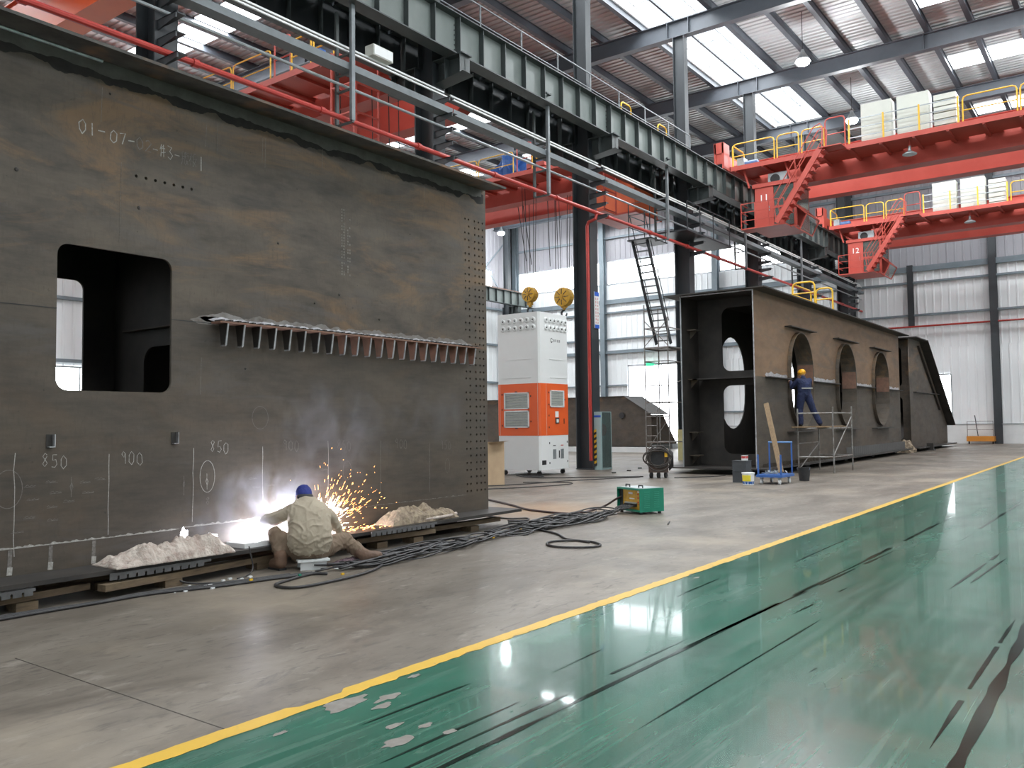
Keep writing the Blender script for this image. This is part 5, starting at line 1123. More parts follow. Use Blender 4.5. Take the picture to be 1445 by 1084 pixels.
for k, (dx, lab) in enumerate(((0.0, 'black cable running left along the foot of the large girder, nearest the camera'), (-0.07, 'black cable running left along the large girder, second from the front'), (-0.14, 'thin black cable closest to the timbers of the large girder'))):
    cable([(-6.95+dx, 6.0), (-7.1+dx, 5.5), (-7.22+dx*1.3, 4.95), (-7.42+dx, 4.4), (-7.45+dx*.6, 3.9), (-7.48+dx, 3.4), (-7.5+dx*1.2, 2.9), (-7.6+dx, 2.2)], 0.013-0.002*k, lab)
cable([(-7.85, 4.7, 0.16), (-7.6, 4.85, 0.03), (-7.4, 5.1), (-7.3, 5.4), (-7.2, 5.8)], 0.009, 'thin cable hanging from the flange below the white blanket')
cable([(-7.55, 5.55, 0.3), (-7.5, 5.56, 0.08), (-7.45, 5.45, 0.02), (-7.4, 5.3, 0.02)], 0.007, 'short thin wire hanging over the flange edge left of the welder')
cable([(-14.0, 15.9), (-13.2, 16.4), (-12.6, 17.6), (-12.3, 19.0), (-11.8, 20.2), (-11.3, 21.2)], 0.013, 'black cable running from the cardboard box to the wire-wrapped welding machine')
cable([(-14.2, 15.2), (-13.3, 15.0), (-12.6, 15.6), (-11.9, 16.8), (-11.6, 18.0), (-11.9, 18.5), (-12.5, 18.3), (-13.0, 18.0)], 0.013, 'black cable making a long narrow loop on the floor before the tower')
cable([(-14.9, 20.3), (-14.3, 19.9), (-13.9, 20.2), (-14.2, 20.5), (-14.6, 20.1), (-13.6, 19.7), (-12.6, 20.4), (-11.3, 21.4)], 0.016, 'dark cable lying bunched under the front castors of the tower')
cable([(-10.3, 21.3), (-9.9, 21.9), (-9.6, 22.4), (-9.5, 22.9)], 0.014, 'short black cable from the wire-wrapped machine to the oval-holed girder')
for i, (x, y, c_, lab) in enumerate([(-7.15, 5.28, 'yellow', 'tiny yellow cable tag left of the looped cable'), (-6.62, 6.0, 'yellow', 'tiny yellow tag in front of the welder'), (-6.95, 6.85, 'yellow', 'tiny yellow tag right of the welder'), (-7.0, 9.0, 'yellow', 'tiny yellow tag in the middle of the cable tangle'), (-7.2, 9.9, 'yellow', 'tiny yellow tag beside the flat coil'), (-6.95, 5.72, 'green', 'small green cable joint by the stool')]):
    tag(obj('cable_tag', MB().box(x-.011, x+.011, y-.016, y+.016, 0.026, 0.044), M[c_]), lab, 'tag')

# ---------------------------------------------------------------- blankets and the lit pad on the flange
def heap(name, m, x0, x1, y0, y1, z, h, seed, amp=0.5, label='', taper=0.3, nx=22, ny=60):
    bm = bmesh.new(); grid = []
    for j in range(ny+1):
        row = []
        for i in range(nx+1):
            u, v = i/nx*2-1, j/ny*2-1
            e = max(0, 1-abs(u)**2.5)**0.5*max(0, 1-abs(v)**3)**0.5
            q_ = 0.62+amp*noise.fractal(Vector((u*1.2, v*3.2, seed)), 0.75, 2.1, 6)
            wob = 0.10*noise.noise(Vector((v*4, seed, 1)))
            x = (x0+x1)/2+(u+wob)*(x1-x0)/2*(1+0.12*noise.noise(Vector((u*3, v*9, seed)))); y = (y0+y1)/2+v*(y1-y0)/2
            row.append(bm.verts.new((x, y, z+max(0.0, h*e*q_*(1-taper*(1-v)/2)))))
        grid.append(row)
    for j in range(ny):
        for i in range(nx): bm.faces.new((grid[j][i], grid[j][i+1], grid[j+1][i+1], grid[j+1][i]))
    r_ = bmesh.ops.extrude_face_region(bm, geom=list(bm.faces)); vs = [v for v in r_['geom'] if isinstance(v, bmesh.types.BMVert)]
    bmesh.ops.translate(bm, verts=vs, vec=(0, 0, 0.012)); bmesh.ops.recalc_face_normals(bm, faces=bm.faces)
    me = bpy.data.meshes.new(name); bm.to_mesh(me); bm.free(); o = link(name, me, m); return tag(o, label, 'blanket')
heap('fire_blanket', M['blanket'], -8.05, -7.60, 4.15, 5.42, 0.252, 0.27, 3, 0.55, 'crumpled whitish fire blanket heaped on the girder flange left of the welder', 0.5)
heap('fire_blanket', M['blanket_b'], -8.06, -7.72, 7.85, 9.15, 0.252, 0.24, 7, 0.35, 'brown fire blanket with a pale edge on the flange right of the sparks', -0.2)
tag(obj('white_pad', MB().prism([(5.62, 0.252), (6.45, 0.252), (6.45, 0.30), (6.3, 0.315), (5.9, 0.31), (5.62, 0.30)], 'x', -8.05, -7.72), M['white']), 'thin white pad on the flange lit by the welding arc', 'pad')
tag(obj('blanket_roll', MB().tube(smooth_path([(-7.78, 8.1, 0.28), (-7.74, 8.5, 0.285), (-7.72, 8.9, 0.29), (-7.78, 9.15, 0.30), (-7.85, 9.22, 0.27)], 6), 0.022, 8), M['blanket'], smooth=True), 'pale rolled edge of cloth lying before the brown fire blanket', 'cloth')

# ---------------------------------------------------------------- people
def limb(mb, pts, radii, n=12):
    for i in range(len(pts)-1):
        a, b = Vector(pts[i]), Vector(pts[i+1]); k = 4
        mb.tube([a.lerp(b, t/k) for t in range(k+1)], [radii[i]+(radii[i+1]-radii[i])*t/k for t in range(k+1)], n)
    for p, r in zip(pts, radii): ell(mb, p, r, r, r)
def ell(mb, c, rx, ry, rz, B=None, n=14, k=9):
    c = Vector(c); B = B or (Vector((1, 0, 0)), Vector((0, 1, 0)), Vector((0, 0, 1))); vs = [c+B[2]*rz]; fs = []
    for i in range(1, k):
        th = PI*i/k
        for j in range(n): ph = 2*PI*j/n; vs.append(c+B[0]*(rx*math.sin(th)*math.cos(ph))+B[1]*(ry*math.sin(th)*math.sin(ph))+B[2]*(rz*math.cos(th)))
    vs.append(c-B[2]*rz)
    for j in range(n): fs.append((0, 1+j, 1+(j+1) % n)); fs.append((len(vs)-1, 1+(k-2)*n+(j+1) % n, 1+(k-2)*n+j))
    for i in range(k-2):
        for j in range(n): a = 1+i*n+j; b = 1+i*n+(j+1) % n; fs.append((a, a+n, b+n, b))
    mb.add(vs, fs)
def loft(mb, rings, rdir, n=20, sub=5):
    """closed body through elliptical rings (centre, forward radius, side radius), smoothed along its length"""
    C_ = smooth_path([r[0] for r in rings], sub); A_ = smooth_path([(r[1], r[2], 0) for r in rings], sub); vs = []; fs = []; rd = Vector(rdir)
    for i, c in enumerate(C_):
        t = (C_[min(i+1, len(C_)-1)]-C_[max(i-1, 0)]).normalized(); fd = rd.cross(t).normalized()
        for k in range(n):
            a = 2*PI*k/n; sq = (abs(math.cos(a))**4+abs(math.sin(a))**4)**-0.08
            vs.append(c+fd*(A_[i].x*math.cos(a)*sq)+rd*(A_[i].y*math.sin(a)*sq))
    for i in range(len(C_)-1):
        for k in range(n): fs.append((i*n+k, i*n+(k+1) % n, (i+1)*n+(k+1) % n, (i+1)*n+k))
    fs += [tuple(range(n-1, -1, -1)), tuple((len(C_)-1)*n+k for k in range(n))]; mb.add(vs, fs)
def fused(name, mb, voxel, m, parent, it=6, wr=0.0, fr=9, seed=0, sm=0.6, cut=None):
    me = bpy.data.meshes.new('t'); me.from_pydata(mb.v, [], mb.f); me.update()
    t = bpy.data.objects.new('t', me); C.objects.link(t)
    md = t.modifiers.new('r', 'REMESH'); md.mode = 'VOXEL'; md.voxel_size = voxel
    ms = t.modifiers.new('s', 'SMOOTH'); ms.factor = sm; ms.iterations = it
    dg = bpy.context.evaluated_depsgraph_get(); dg.update(); out = bpy.data.meshes.new_from_object(t.evaluated_get(dg)); bpy.data.objects.remove(t)
    if wr:
        nr = [v.normal.copy() for v in out.vertices]
        for v, nn in zip(out.vertices, nr):
            p = v.co*fr+Vector((seed, 0, 0)); w_ = Vector((noise.noise(p*0.7), noise.noise(p*0.7+Vector((5, 5, 5))), noise.noise(p*0.7+Vector((9, 1, 4)))))*0.9
            a_ = 1-min(1, abs(noise.noise(p+w_))*2.4); b_ = 1-min(1, abs(noise.noise(p*1.9+w_*1.5+Vector((7, 3, 1))))*2.4); c_ = noise.noise(p*0.6)
            v.co += nn*wr*(0.5*c_+0.9*a_**3+0.45*b_**3-0.45)
    for p in out.polygons: p.use_smooth = True
    out.name = name; out.materials.clear(); return link(name, out, m, parent)
class Pose:
    def __init__(s, o, f): s.o = Vector(o); s.f = Vector((f[0], f[1], 0)).normalized(); s.r = Vector((s.f.y, -s.f.x, 0)); s.u = Vector((0, 0, 1))
    def __call__(s, f, r, z): return s.o+s.f*f+s.r*r+s.u*z
def hand(mb, P, wrist, d, up, L=0.18, side=1, curl=0.9):
    """palm, four unequal fingers with two bends and a thumb from the side of the palm"""
    d = Vector(d).normalized(); up = Vector(up); s = d.cross(up).normalized()*side; n = s.cross(d).normalized()*side
    w0 = Vector(wrist); pc = w0+d*0.05
    ell(mb, pc, 0.052, 0.040, 0.016, (d, s, n)); ell(mb, w0, 0.03, 0.026, 0.022, (d, s, n))
    for k, (off, ln) in enumerate(((-0.030, 0.066), (-0.010, 0.078), (0.010, 0.072), (0.030, 0.056))):
        a = w0+d*0.088+s*off; q1 = a+(d*math.cos(curl*.5)-n*math.sin(curl*.5))*ln*0.45; q2 = q1+(d*math.cos(curl)-n*math.sin(curl))*ln*0.32; q3 = q2+(d*math.cos(curl*1.5)-n*math.sin(curl*1.5))*ln*0.28
        limb(mb, [pc+s*off*0.8, a, q1, q2, q3], [0.012, 0.0105, 0.0095, 0.009, 0.008], 8)
    a = w0+d*0.03-s*0.032; q1 = a-s*0.022+d*0.022-n*0.012; q2 = q1+d*0.03-n*0.016
    limb(mb, [w0+d*0.015-s*0.015, a, q1, q2], [0.016, 0.0135, 0.0115, 0.0095], 8)
def head(mb, P, c, fwd, up, s=1.0):
    """skull, jaw, nose, brow, ears, with the eye line at half the head height"""
    c = Vector(c); fwd = Vector(fwd).normalized(); up = Vector(up); up = (up-fwd*up.dot(fwd)).normalized(); sd = fwd.cross(up)
    B = (fwd, sd, up); ell(mb, c+up*0.025*s, 0.100*s, 0.077*s, 0.098*s, B); ell(mb, c+fwd*0.03*s-up*0.055*s, 0.062*s, 0.056*s, 0.062*s, B)
    limb(mb, [c+fwd*0.088*s+up*0.01*s, c+fwd*0.112*s-up*0.028*s], [0.009*s, 0.015*s], 8); ell(mb, c+fwd*0.08*s+up*0.022*s, 0.02*s, 0.05*s, 0.012*s, B)
    ell(mb, c+fwd*0.086*s-up*0.062*s, 0.014*s, 0.026*s, 0.009*s, B)
    for q_ in (-1, 1): ell(mb, c+sd*(0.077*s*q_)-up*0.01*s, 0.020*s, 0.010*s, 0.032*s, B)
    return B
def eyes(c, B, s, par):
    for q_ in (-1, 1):
        mb = MB(); ell(mb, Vector(c)+B[0]*0.086*s+B[1]*(0.031*s*q_)+B[2]*0.003*s, 0.012*s, 0.013*s, 0.010*s, B); obj('eye', mb, M['white'], par, smooth=True)
        mb = MB(); ell(mb, Vector(c)+B[0]*0.0965*s+B[1]*(0.031*s*q_)+B[2]*0.003*s, 0.003*s, 0.005*s, 0.005*s, B); obj('pupil', mb, M['black'], par, smooth=True)

# the welder crouched on a low stool
P = Pose((-7.36, 6.20, 0), (-0.85, 0.53))
man = thing('person', 'person in a khaki jacket and blue cap crouching on a low stool, back turned, welding', 'person', P(0, 0, 0))
mb = MB(); hf = (P.f*0.75+P.u*-0.62).normalized(); hu = (P.u*0.75+P.f*0.62)
hc_ = P(0.33, -0.02, 0.755); Bh = head(mb, P, hc_, hf, hu)
limb(mb, [P(0.02, 0, 0.21), P(0.06, 0, 0.38), P(0.14, 0, 0.53), P(0.22, 0, 0.63), P(0.29, 0, 0.70)], [0.12, 0.115, 0.11, 0.06, 0.045])
LH = P(0.60, -0.22, 0.36); RH = P(0.52, 0.16, 0.33)
limb(mb, [P(0.19, -0.17, 0.61), P(0.30, -0.42, 0.49), LH], [0.055, 0.042, 0.028]); limb(mb, [P(0.19, 0.17, 0.60), P(0.27, 0.33, 0.36), RH], [0.055, 0.042, 0.028])
hand(mb, P, LH, P.f*0.8+P.r*0.5-P.u*0.3, P.u, side=1); hand(mb, P, RH, P.f*0.9-P.r*0.3-P.u*0.2, P.u, side=-1)
limb(mb, [P(0.0, -0.11, 0.20), P(0.16, -0.35, 0.38), P(0.0, -0.31, 0.08), P(0.10, -0.36, 0.04)], [0.085, 0.06, 0.042, 0.035]); limb(mb, [P(0.0, 0.11, 0.20), P(0.22, 0.42, 0.26), P(0.10, 0.62, 0.08), P(0.14, 0.74, 0.05)], [0.085, 0.06, 0.042, 0.035])
body = fused('body', mb, 0.009, M['skin'], man, 3); eyes(hc_, Bh, 1.0, man)
mb = MB()      # jacket: rounded bent back, flared hem, sleeves
loft(mb, [(P(0.0, 0, 0.20), 0.15, 0.205), (P(-0.02, 0, 0.26), 0.17, 0.235), (P(-0.01, 0, 0.36), 0.172, 0.238), (P(0.04, 0, 0.47), 0.165, 0.232), (P(0.10, 0, 0.57), 0.142, 0.235), (P(0.155, 0, 0.635), 0.110, 0.222), (P(0.205, 0, 0.685), 0.085, 0.150), (P(0.245, 0, 0.725), 0.065, 0.090)], P.r)
limb(mb, [P(0.22, -0.06, 0.67), P(0.22, 0.06, 0.67)], [0.085, 0.085]); limb(mb, [P(0.25, 0, 0.69), P(0.28, 0, 0.715)], [0.08, 0.070])
limb(mb, [P(0.15, -0.15, 0.61), P(0.19, -0.25, 0.57), P(0.30, -0.44, 0.50), P(0.44, -0.35, 0.43), P(0.57, -0.25, 0.37)], [0.085, 0.080, 0.070, 0.058, 0.048])
limb(mb, [P(0.15, 0.15, 0.605), P(0.19, 0.26, 0.52), P(0.27, 0.35, 0.35), P(0.40, 0.26, 0.34), P(0.50, 0.18, 0.335)], [0.085, 0.078, 0.065, 0.056, 0.048])
fused('jacket', mb, 0.010, M['jacket'], man, 4, wr=0.016, fr=6.0, seed=3)
mb = MB()
ell(mb, P(0.02, 0, 0.17), 0.17, 0.20, 0.09, (P.f, P.r, P.u))
limb(mb, [P(0.02, -0.10, 0.18), P(0.15, -0.35, 0.37), P(0.01, -0.31, 0.12)], [0.115, 0.080, 0.062]); limb(mb, [P(0.02, 0.10, 0.18), P(0.22, 0.41, 0.255), P(0.13, 0.57, 0.12)], [0.115, 0.090, 0.075])
fused('trousers', mb, 0.011, mat('khaki_trousers', (0.20, 0.145, 0.10), 0.85, 0, (0.15, 0.105, 0.07), 6), man, 4, wr=0.018, fr=8, seed=9)
mb = MB(); ell(mb, P(0.0, 0, 0.235), 0.155, 0.19, 0.03, (P.f, P.r, P.u)); fused('waistband', mb, 0.01, M['black'], man, 2)
for nm, pts in (('boot', [P(0.01, -0.31, 0.15), P(0.0, -0.31, 0.075), P(0.11, -0.37, 0.06)]), ('boot', [P(0.12, 0.56, 0.12), P(0.08, 0.64, 0.075), P(0.14, 0.78, 0.055)])):
    mb = MB(); limb(mb, pts, [0.072, 0.070, 0.058]); b = fused(nm, mb, 0.009, M['leather'], man, 4, wr=0.003, fr=20)
for nm, pts in (('sole', [P(-0.04, -0.29, 0.012), P(0.15, -0.39, 0.012)]), ('sole', [P(0.05, 0.64, 0.025), P(0.15, 0.80, 0.015)])):
    obj(nm, MB().bar(pts[0], pts[1], 0.09, 0.022), M['black'], man)
mb = MB()
ell(mb, hc_+Bh[2]*0.045-Bh[0]*0.005, 0.112, 0.092, 0.085, Bh); ell(mb, hc_-Bh[0]*0.065-Bh[2]*0.01, 0.06, 0.085, 0.075, Bh)
fused('cap', mb, 0.007, M['capblue'], man, 4, wr=0.004, fr=18)
mb = MB(); ell(mb, hc_-Bh[0]*0.07-Bh[2]*0.055, 0.045, 0.095, 0.045, Bh); fused('collar', mb, 0.008, M['black'], man, 3)
mb = MB()
for i in range(9):
    a = math.radians(-62+124*i/8)
    for zz, sc in ((-0.13, 0.8), (0.07, 1.0)):
        for th in (0.0, 0.006): mb.v.append(tuple(hc_+Bh[0]*(0.035+(0.095+th)*math.cos(a))+Bh[1]*((0.092+th)*sc*math.sin(a))+Bh[2]*zz))
for i in range(8):
    j = 4*i; mb.f += [(j, j+4, j+6, j+2), (j+1, j+3, j+7, j+5), (j, j+1, j+5, j+4), (j+2, j+6, j+7, j+3)]
obj('welding_mask', mb, M['black'], man)
stl = thing('stool', 'very low grey-white stool under the crouching welder', 'stool', P(0, 0, 0))
obj('seat', MB().bar(P(-0.17, 0.02, 0.10), P(0.15, 0.02, 0.10), 0.34, 0.02), M['dado'], stl)
for a in (-0.13, 0.11): obj('side_board', MB().bar(P(a, -0.12, 0.045), P(a, 0.16, 0.045), 0.02, 0.09), M['dado'], stl)
tag(heap('work_glove', mat('mauve_cloth', (0.13, 0.085, 0.10), 0.9, 0, (0.09, 0.06, 0.07), 9), -7.32, -7.12, 6.42, 6.85, 0.002, 0.08, 5, 0.3, 'x'), 'mauve cloth on the floor right behind the crouching welder', 'cloth')
tag(obj('paper_sheet', MB().box(-7.12, -6.98, 6.30, 6.75, 0.001, 0.006), M['white']), 'white scrap of paper between the stool and the cables', 'paper')
tag(obj('welding_torch', MB().tube([tuple(LH+P.f*0.06-P.u*0.02), tuple(LH+P.f*0.12-P.u*0.04), (-8.03, 6.53, 0.30)], [0.014, 0.012, 0.006], 8), M['black']), 'small torch held by the crouching welder at the foot of the web', 'torch')
# arc, sparks and smoke
tag(obj('welding_arc', MB().lathe((-8.03, 6.53, 0.285), [(0.004, -0.018), (0.018, -0.01), (0.02, 0.0), (0.018, 0.01), (0.004, 0.018)], 10), M['arc'], smooth=True), 'blinding white welding arc hidden behind the crouching welder', 'arc', kind='stuff')
for nm, loc, e, rad, col in (('arc_light', (-7.90, 6.38, 0.34), 130, 0.03, (0.86, 0.88, 1.0)), ('arc_light', (-7.97, 5.95, 0.335), 30, 0.02, (0.9, 0.88, 1.0)), ('spark_light', (-7.96, 7.12, 0.34), 16, 0.05, (1.0, 0.78, 0.66))):
    l = bpy.data.lights.new(nm, 'POINT'); l.energy = e; l.shadow_soft_size = rad; l.color = col; o = bpy.data.objects.new(nm, l); C.objects.link(o); o.location = loc
q = random.Random(4); mb = MB(); mh = MB()
org = Vector((-7.98, 6.86, 0.32))
for k in range(330):
    a = q.gauss(0.75, 0.42); sp = abs(q.gauss(0, 1)); dist = 0.08+0.42*min(2.4, sp)**1.1
    d_ = Vector((q.uniform(-0.02, 0.22), math.cos(a), math.sin(a)*0.95)); p = org+d_*dist; p.z = max(0.26, p.z-0.12*dist*dist)
    if p.x < -8.07: p.x = -8.07
    L_ = q.uniform(0.012, 0.085)*(1.3-min(1, dist)); (mh if dist < 0.42 else mb).tube([p, p+d_.normalized()*L_], [q.uniform(0.0012, 0.0030), 0.0006], 4)
for k in range(60):
    p = Vector((q.uniform(-8.05, -7.75), q.uniform(7.0, 8.0), 0.254+q.uniform(0, 0.03))); mb.tube([p, p+Vector((0, q.uniform(0.01, 0.05), 0.003))], q.uniform(0.001, 0.0025), 4)
tag(obj('spark_spray', mb, M['spark']), 'orange welding sparks flying out to the right of the crouching welder', 'sparks', kind='stuff')
tag(obj('spark_core', mh, emit('white_hot_spark', (1.0, 0.72, 0.5), 22)), 'white-hot sparks close to the right side of the crouching welder', 'sparks', kind='stuff')
def smoke(name, c, rx, ry, rz, dens, seed, label, fr=3.5, aniso=0.2):
    mt = bpy.data.materials.new(name); mt.use_nodes = True; nt = mt.node_tree; N = nt.nodes; L = nt.links; N.remove(N['Principled BSDF'])
    v = N.new('ShaderNodeVolumePrincipled'); v.inputs['Color'].default_value = (0.80, 0.84, 0.95, 1); v.inputs['Anisotropy'].default_value = aniso
    tc = N.new('ShaderNodeTexCoord'); g = N.new('ShaderNodeMapping'); g.inputs['Location'].default_value = (-1, -1, -1); g.inputs['Scale'].default_value = (2, 2, 2)
    L.new(tc.outputs['Generated'], g.inputs['Vector']); ln = N.new('ShaderNodeVectorMath'); ln.operation = 'LENGTH'; L.new(g.outputs[0], ln.inputs[0])
    fo = N.new('ShaderNodeMapRange'); fo.inputs['From Min'].default_value = 1.0; fo.inputs['From Max'].default_value = 0.1; L.new(ln.outputs['Value'], fo.inputs['Value'])
    ge = N.new('ShaderNodeNewGeometry'); mp = N.new('ShaderNodeMapping'); mp.inputs['Location'].default_value = (seed, seed, 0); mp.inputs['Scale'].default_value = (1, 1, 0.7); L.new(ge.outputs['Position'], mp.inputs['Vector'])
    nz = N.new('ShaderNodeTexNoise'); nz.inputs['Scale'].default_value = fr; nz.inputs['Detail'].default_value = 4; nz.inputs['Distortion'].default_value = 0.8; L.new(mp.outputs[0], nz.inputs['Vector'])
    nr = N.new('ShaderNodeMapRange'); nr.inputs['From Min'].default_value = 0.42; nr.inputs['From Max'].default_value = 0.72; L.new(nz.outputs['Fac'], nr.inputs['Value'])
    m1 = N.new('ShaderNodeMath'); m1.operation = 'MULTIPLY'; L.new(nr.outputs[0], m1.inputs[0]); L.new(fo.outputs[0], m1.inputs[1])
    m2 = N.new('ShaderNodeMath'); m2.operation = 'MULTIPLY'; m2.inputs[1].default_value = dens; L.new(m1.outputs[0], m2.inputs[0]); L.new(m2.outputs[0], v.inputs['Density']); L.new(v.outputs[0], N['Material Output'].inputs['Volume'])
    mb = MB(); ell(mb, c, rx, ry, rz, n=20, k=12); o = obj(name, mb, mt, smooth=True); return tag(o, label, 'smoke', kind='stuff')
smoke('weld_smoke', (-7.83, 6.10, 0.70), 0.22, 0.95, 0.48, 4.5, 2, 'white welding smoke curling up beside the crouching welder')
smoke('weld_smoke', (-7.78, 6.9, 1.45), 0.26, 1.1, 0.75, 1.1, 5, 'thin blue smoke drifting up the girder web above the welder')
smoke('weld_smoke', (-7.75, 5.25, 0.62), 0.15, 0.32, 0.22, 3.0, 8, 'small puff of smoke above the white fire blanket')
smoke('weld_smoke', (-7.75, 8.6, 1.7), 0.22, 0.9, 0.5, 0.6, 11, 'faint haze in front of the right part of the large girder')
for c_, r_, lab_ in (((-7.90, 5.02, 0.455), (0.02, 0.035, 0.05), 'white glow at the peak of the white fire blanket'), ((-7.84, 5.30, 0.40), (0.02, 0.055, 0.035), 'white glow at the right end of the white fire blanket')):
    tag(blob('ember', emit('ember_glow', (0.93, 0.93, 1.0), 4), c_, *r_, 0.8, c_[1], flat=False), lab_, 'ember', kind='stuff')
# ---------------------------------------------------------------- scaffolds
def tubes(name, segs, r, m, parent):
    for a, b in segs: obj(name, MB().tube([a, b], r, 7), m, parent)
sf = thing('low_scaffold', 'low grey tube scaffold in front of the oval-holed girder, carrying the worker in navy', 'scaffold', (-7.65, 25.9, 0))
A, B_, C_, D_ = (-8.10, 24.95), (-8.10, 26.95), (-7.2, 25.3), (-7.12, 26.97)
for p, h in ((A, 1.88), (B_, 1.80), (C_, 1.92), (D_, 1.95)): tubes('upright', [((p[0], p[1], 0), (p[0], p[1], h))], 0.024, M['scaff'], sf)
def seg(p, q_, z, z2=None): return ((p[0], p[1], z), (q_[0], q_[1], z if z2 is None else z2))
tubes('cross_tube', [seg(A, C_, 1.74), seg(B_, D_, 1.74), seg(C_, D_, 1.74), seg(A, C_, 1.30), seg(B_, D_, 1.30), seg(A, C_, 0.47), seg(B_, D_, 0.47), seg(C_, D_, 0.47), seg(A, B_, 1.30), seg(C_, D_, 1.30), seg(A, B_, 0.86)], 0.021, M['scaff'], sf)
tubes('diagonal_brace', [seg(C_, D_, 0.5, 1.65), seg(A, B_, 0.1, 0.85)], 0.018, M['scaff'], sf)
obj('plank', MB().box(-8.2, -7.85, 24.7, 27.1, 1.325, 1.36), M['plank'], sf); obj('plank', MB().box(-7.6, -7.28, 25.0, 27.1, 1.325, 1.36), M['plank'], sf)
ts = thing('scaffold_tower', 'tall thin grey scaffold tower in front of the bright door opening, below the steep ladder', 'scaffold', (-15.1, 30.5, 0))
X0, X1, Y0, Y1 = -15.62, -14.62, 29.9, 31.1
for x in (X0, X1):
    for y in (Y0, Y1): tubes('upright', [((x, y, 0), (x, y, 6.15 if x == X0 else 5.6))], 0.024, M['scaff'], ts)
for z in (0.75, 1.75, 2.3, 2.95, 3.9, 4.4, 5.2, 5.9):
    tubes('cross_tube', [((X0, Y0, z), (X1, Y0, z))], 0.02, M['scaff'], ts)
    if z in (0.75, 2.3, 3.9, 4.4, 5.2): tubes('cross_tube', [((X0, Y1, z), (X1, Y1, z)), ((X0, Y0, z), (X0, Y1, z)), ((X1, Y0, z), (X1, Y1, z))], 0.02, M['scaff'], ts)
tubes('diagonal_brace', [((X0, Y0, 4.5), (X1, Y0, 5.5)), ((X1, Y0, 4.5), (X0, Y0, 5.5)), ((X0, Y0, 0.4), (X1, Y0, 1.7)), ((X0, Y0, 2.4), (X0+.4, Y0, 2.9)), ((X1, Y0, 2.9), (X1+.5, Y1, 3.4))], 0.016, M['scaff'], ts)
obj('ladder_frame', MB().tube([(X0+.48, Y0, 0.1), (X0+.48, Y0, 2.9)], 0.018, 6), M['scaff'], ts)
for z in (0.5, 1.0, 1.4, 1.9): tubes('rung', [((X0, Y0, z), (X0+.48, Y0, z))], 0.015, M['scaff'], ts)
obj('deck', MB().box(X0-.05, X1+.05, Y0, Y1, 4.42, 4.46), M['scaff'], ts)
yb = thing('board_stack', 'pale yellow insulation boards leaning at the foot of the column left of the oval-holed girder', 'boards', (-14.7, 31.6, 0))
for k in range(4): obj('board', MB().box(-15.0+0.12*k, -14.2+0.1*k, 31.40+k*0.07, 31.45+k*0.07, 0, 1.22-0.05*(k % 2)), mat('pale_yellow_board', (0.62, 0.58, 0.30), 0.8, 0, (0.55, 0.50, 0.25), 3), yb)

# ---------------------------------------------------------------- worker on the low scaffold
Q = Pose((-8.02, 25.40, 1.362), (-0.72, 0.70))
wk2 = thing('person', 'person in navy overalls and a yellow helmet standing on the low scaffold, back turned', 'person', Q(0, 0, 0))
mb = MB(); hc2 = Q(0.10, -0.01, 1.545); hf2 = (Q.f-Q.u*0.30).normalized(); B2 = head(mb, Q, hc2, hf2, Q.u, 1.0)
limb(mb, [Q(0, 0, 0.92), Q(0.0, 0, 1.10), Q(0.02, 0, 1.28), Q(0.05, 0, 1.39), Q(0.085, 0, 1.50)], [0.11, 0.105, 0.10, 0.06, 0.05])
limb(mb, [Q(0.03, -0.19, 1.37), Q(0.20, -0.28, 1.17), Q(0.44, -0.20, 1.36)], [0.055, 0.042, 0.028]); limb(mb, [Q(0.03, 0.19, 1.37), Q(0.18, 0.25, 1.13), Q(0.42, 0.06, 1.28)], [0.055, 0.042, 0.028])
hand(mb, Q, Q(0.44, -0.20, 1.36), Q.f+Q.u*0.2+Q.r*0.2, Q.u, side=1); hand(mb, Q, Q(0.42, 0.06, 1.28), Q.f+Q.u*0.2-Q.r*0.2, Q.u, side=-1)
limb(mb, [Q(0, -0.10, 0.90), Q(0.06, -0.13, 0.50), Q(0.02, -0.13, 0.08), Q(0.14, -0.13, 0.04)], [0.08, 0.055, 0.042, 0.035])
limb(mb, [Q(0, 0.10, 0.90), Q(-0.02, 0.24, 0.50), Q(-0.14, 0.40, 0.08), Q(-0.02, 0.44, 0.04)], [0.09, 0.06, 0.042, 0.035])
fused('body', mb, 0.010, M['skin'], wk2, 3); eyes(hc2, B2, 1.0, wk2)
mb = MB()
limb(mb, [Q(0.0, 0, 0.96), Q(-0.01, 0, 1.10), Q(0.0, 0, 1.22)], [0.150, 0.150, 0.155]); limb(mb, [Q(0.02, -0.12, 1.31), Q(0.02, 0.12, 1.31)], [0.11, 0.11]); limb(mb, [Q(0.0, -0.07, 1.05), Q(0.01, -0.09, 1.28)], [0.13, 0.12]); limb(mb, [Q(0.0, 0.07, 1.05), Q(0.01, 0.09, 1.28)], [0.13, 0.12])
limb(mb, [Q(0.04, 0, 1.40), Q(0.06, 0, 1.45)], [0.085, 0.068])
limb(mb, [Q(0.03, -0.18, 1.355), Q(0.20, -0.285, 1.17), Q(0.42, -0.205, 1.345)], [0.080, 0.064, 0.046]); limb(mb, [Q(0.03, 0.18, 1.355), Q(0.18, 0.255, 1.13), Q(0.40, 0.07, 1.27)], [0.080, 0.064, 0.046])
fused('jacket', mb, 0.012, M['navy'], wk2, 5, wr=0.009, fr=9, seed=2)
mb = MB(); limb(mb, [Q(0, -0.05, 0.98), Q(0, 0.05, 0.98)], [0.145, 0.145])
limb(mb, [Q(0, -0.10, 0.90), Q(0.06, -0.13, 0.50), Q(0.02, -0.13, 0.09)], [0.125, 0.095, 0.080]); limb(mb, [Q(0, 0.10, 0.90), Q(-0.02, 0.24, 0.50), Q(-0.13, 0.39, 0.10)], [0.125, 0.095, 0.080])
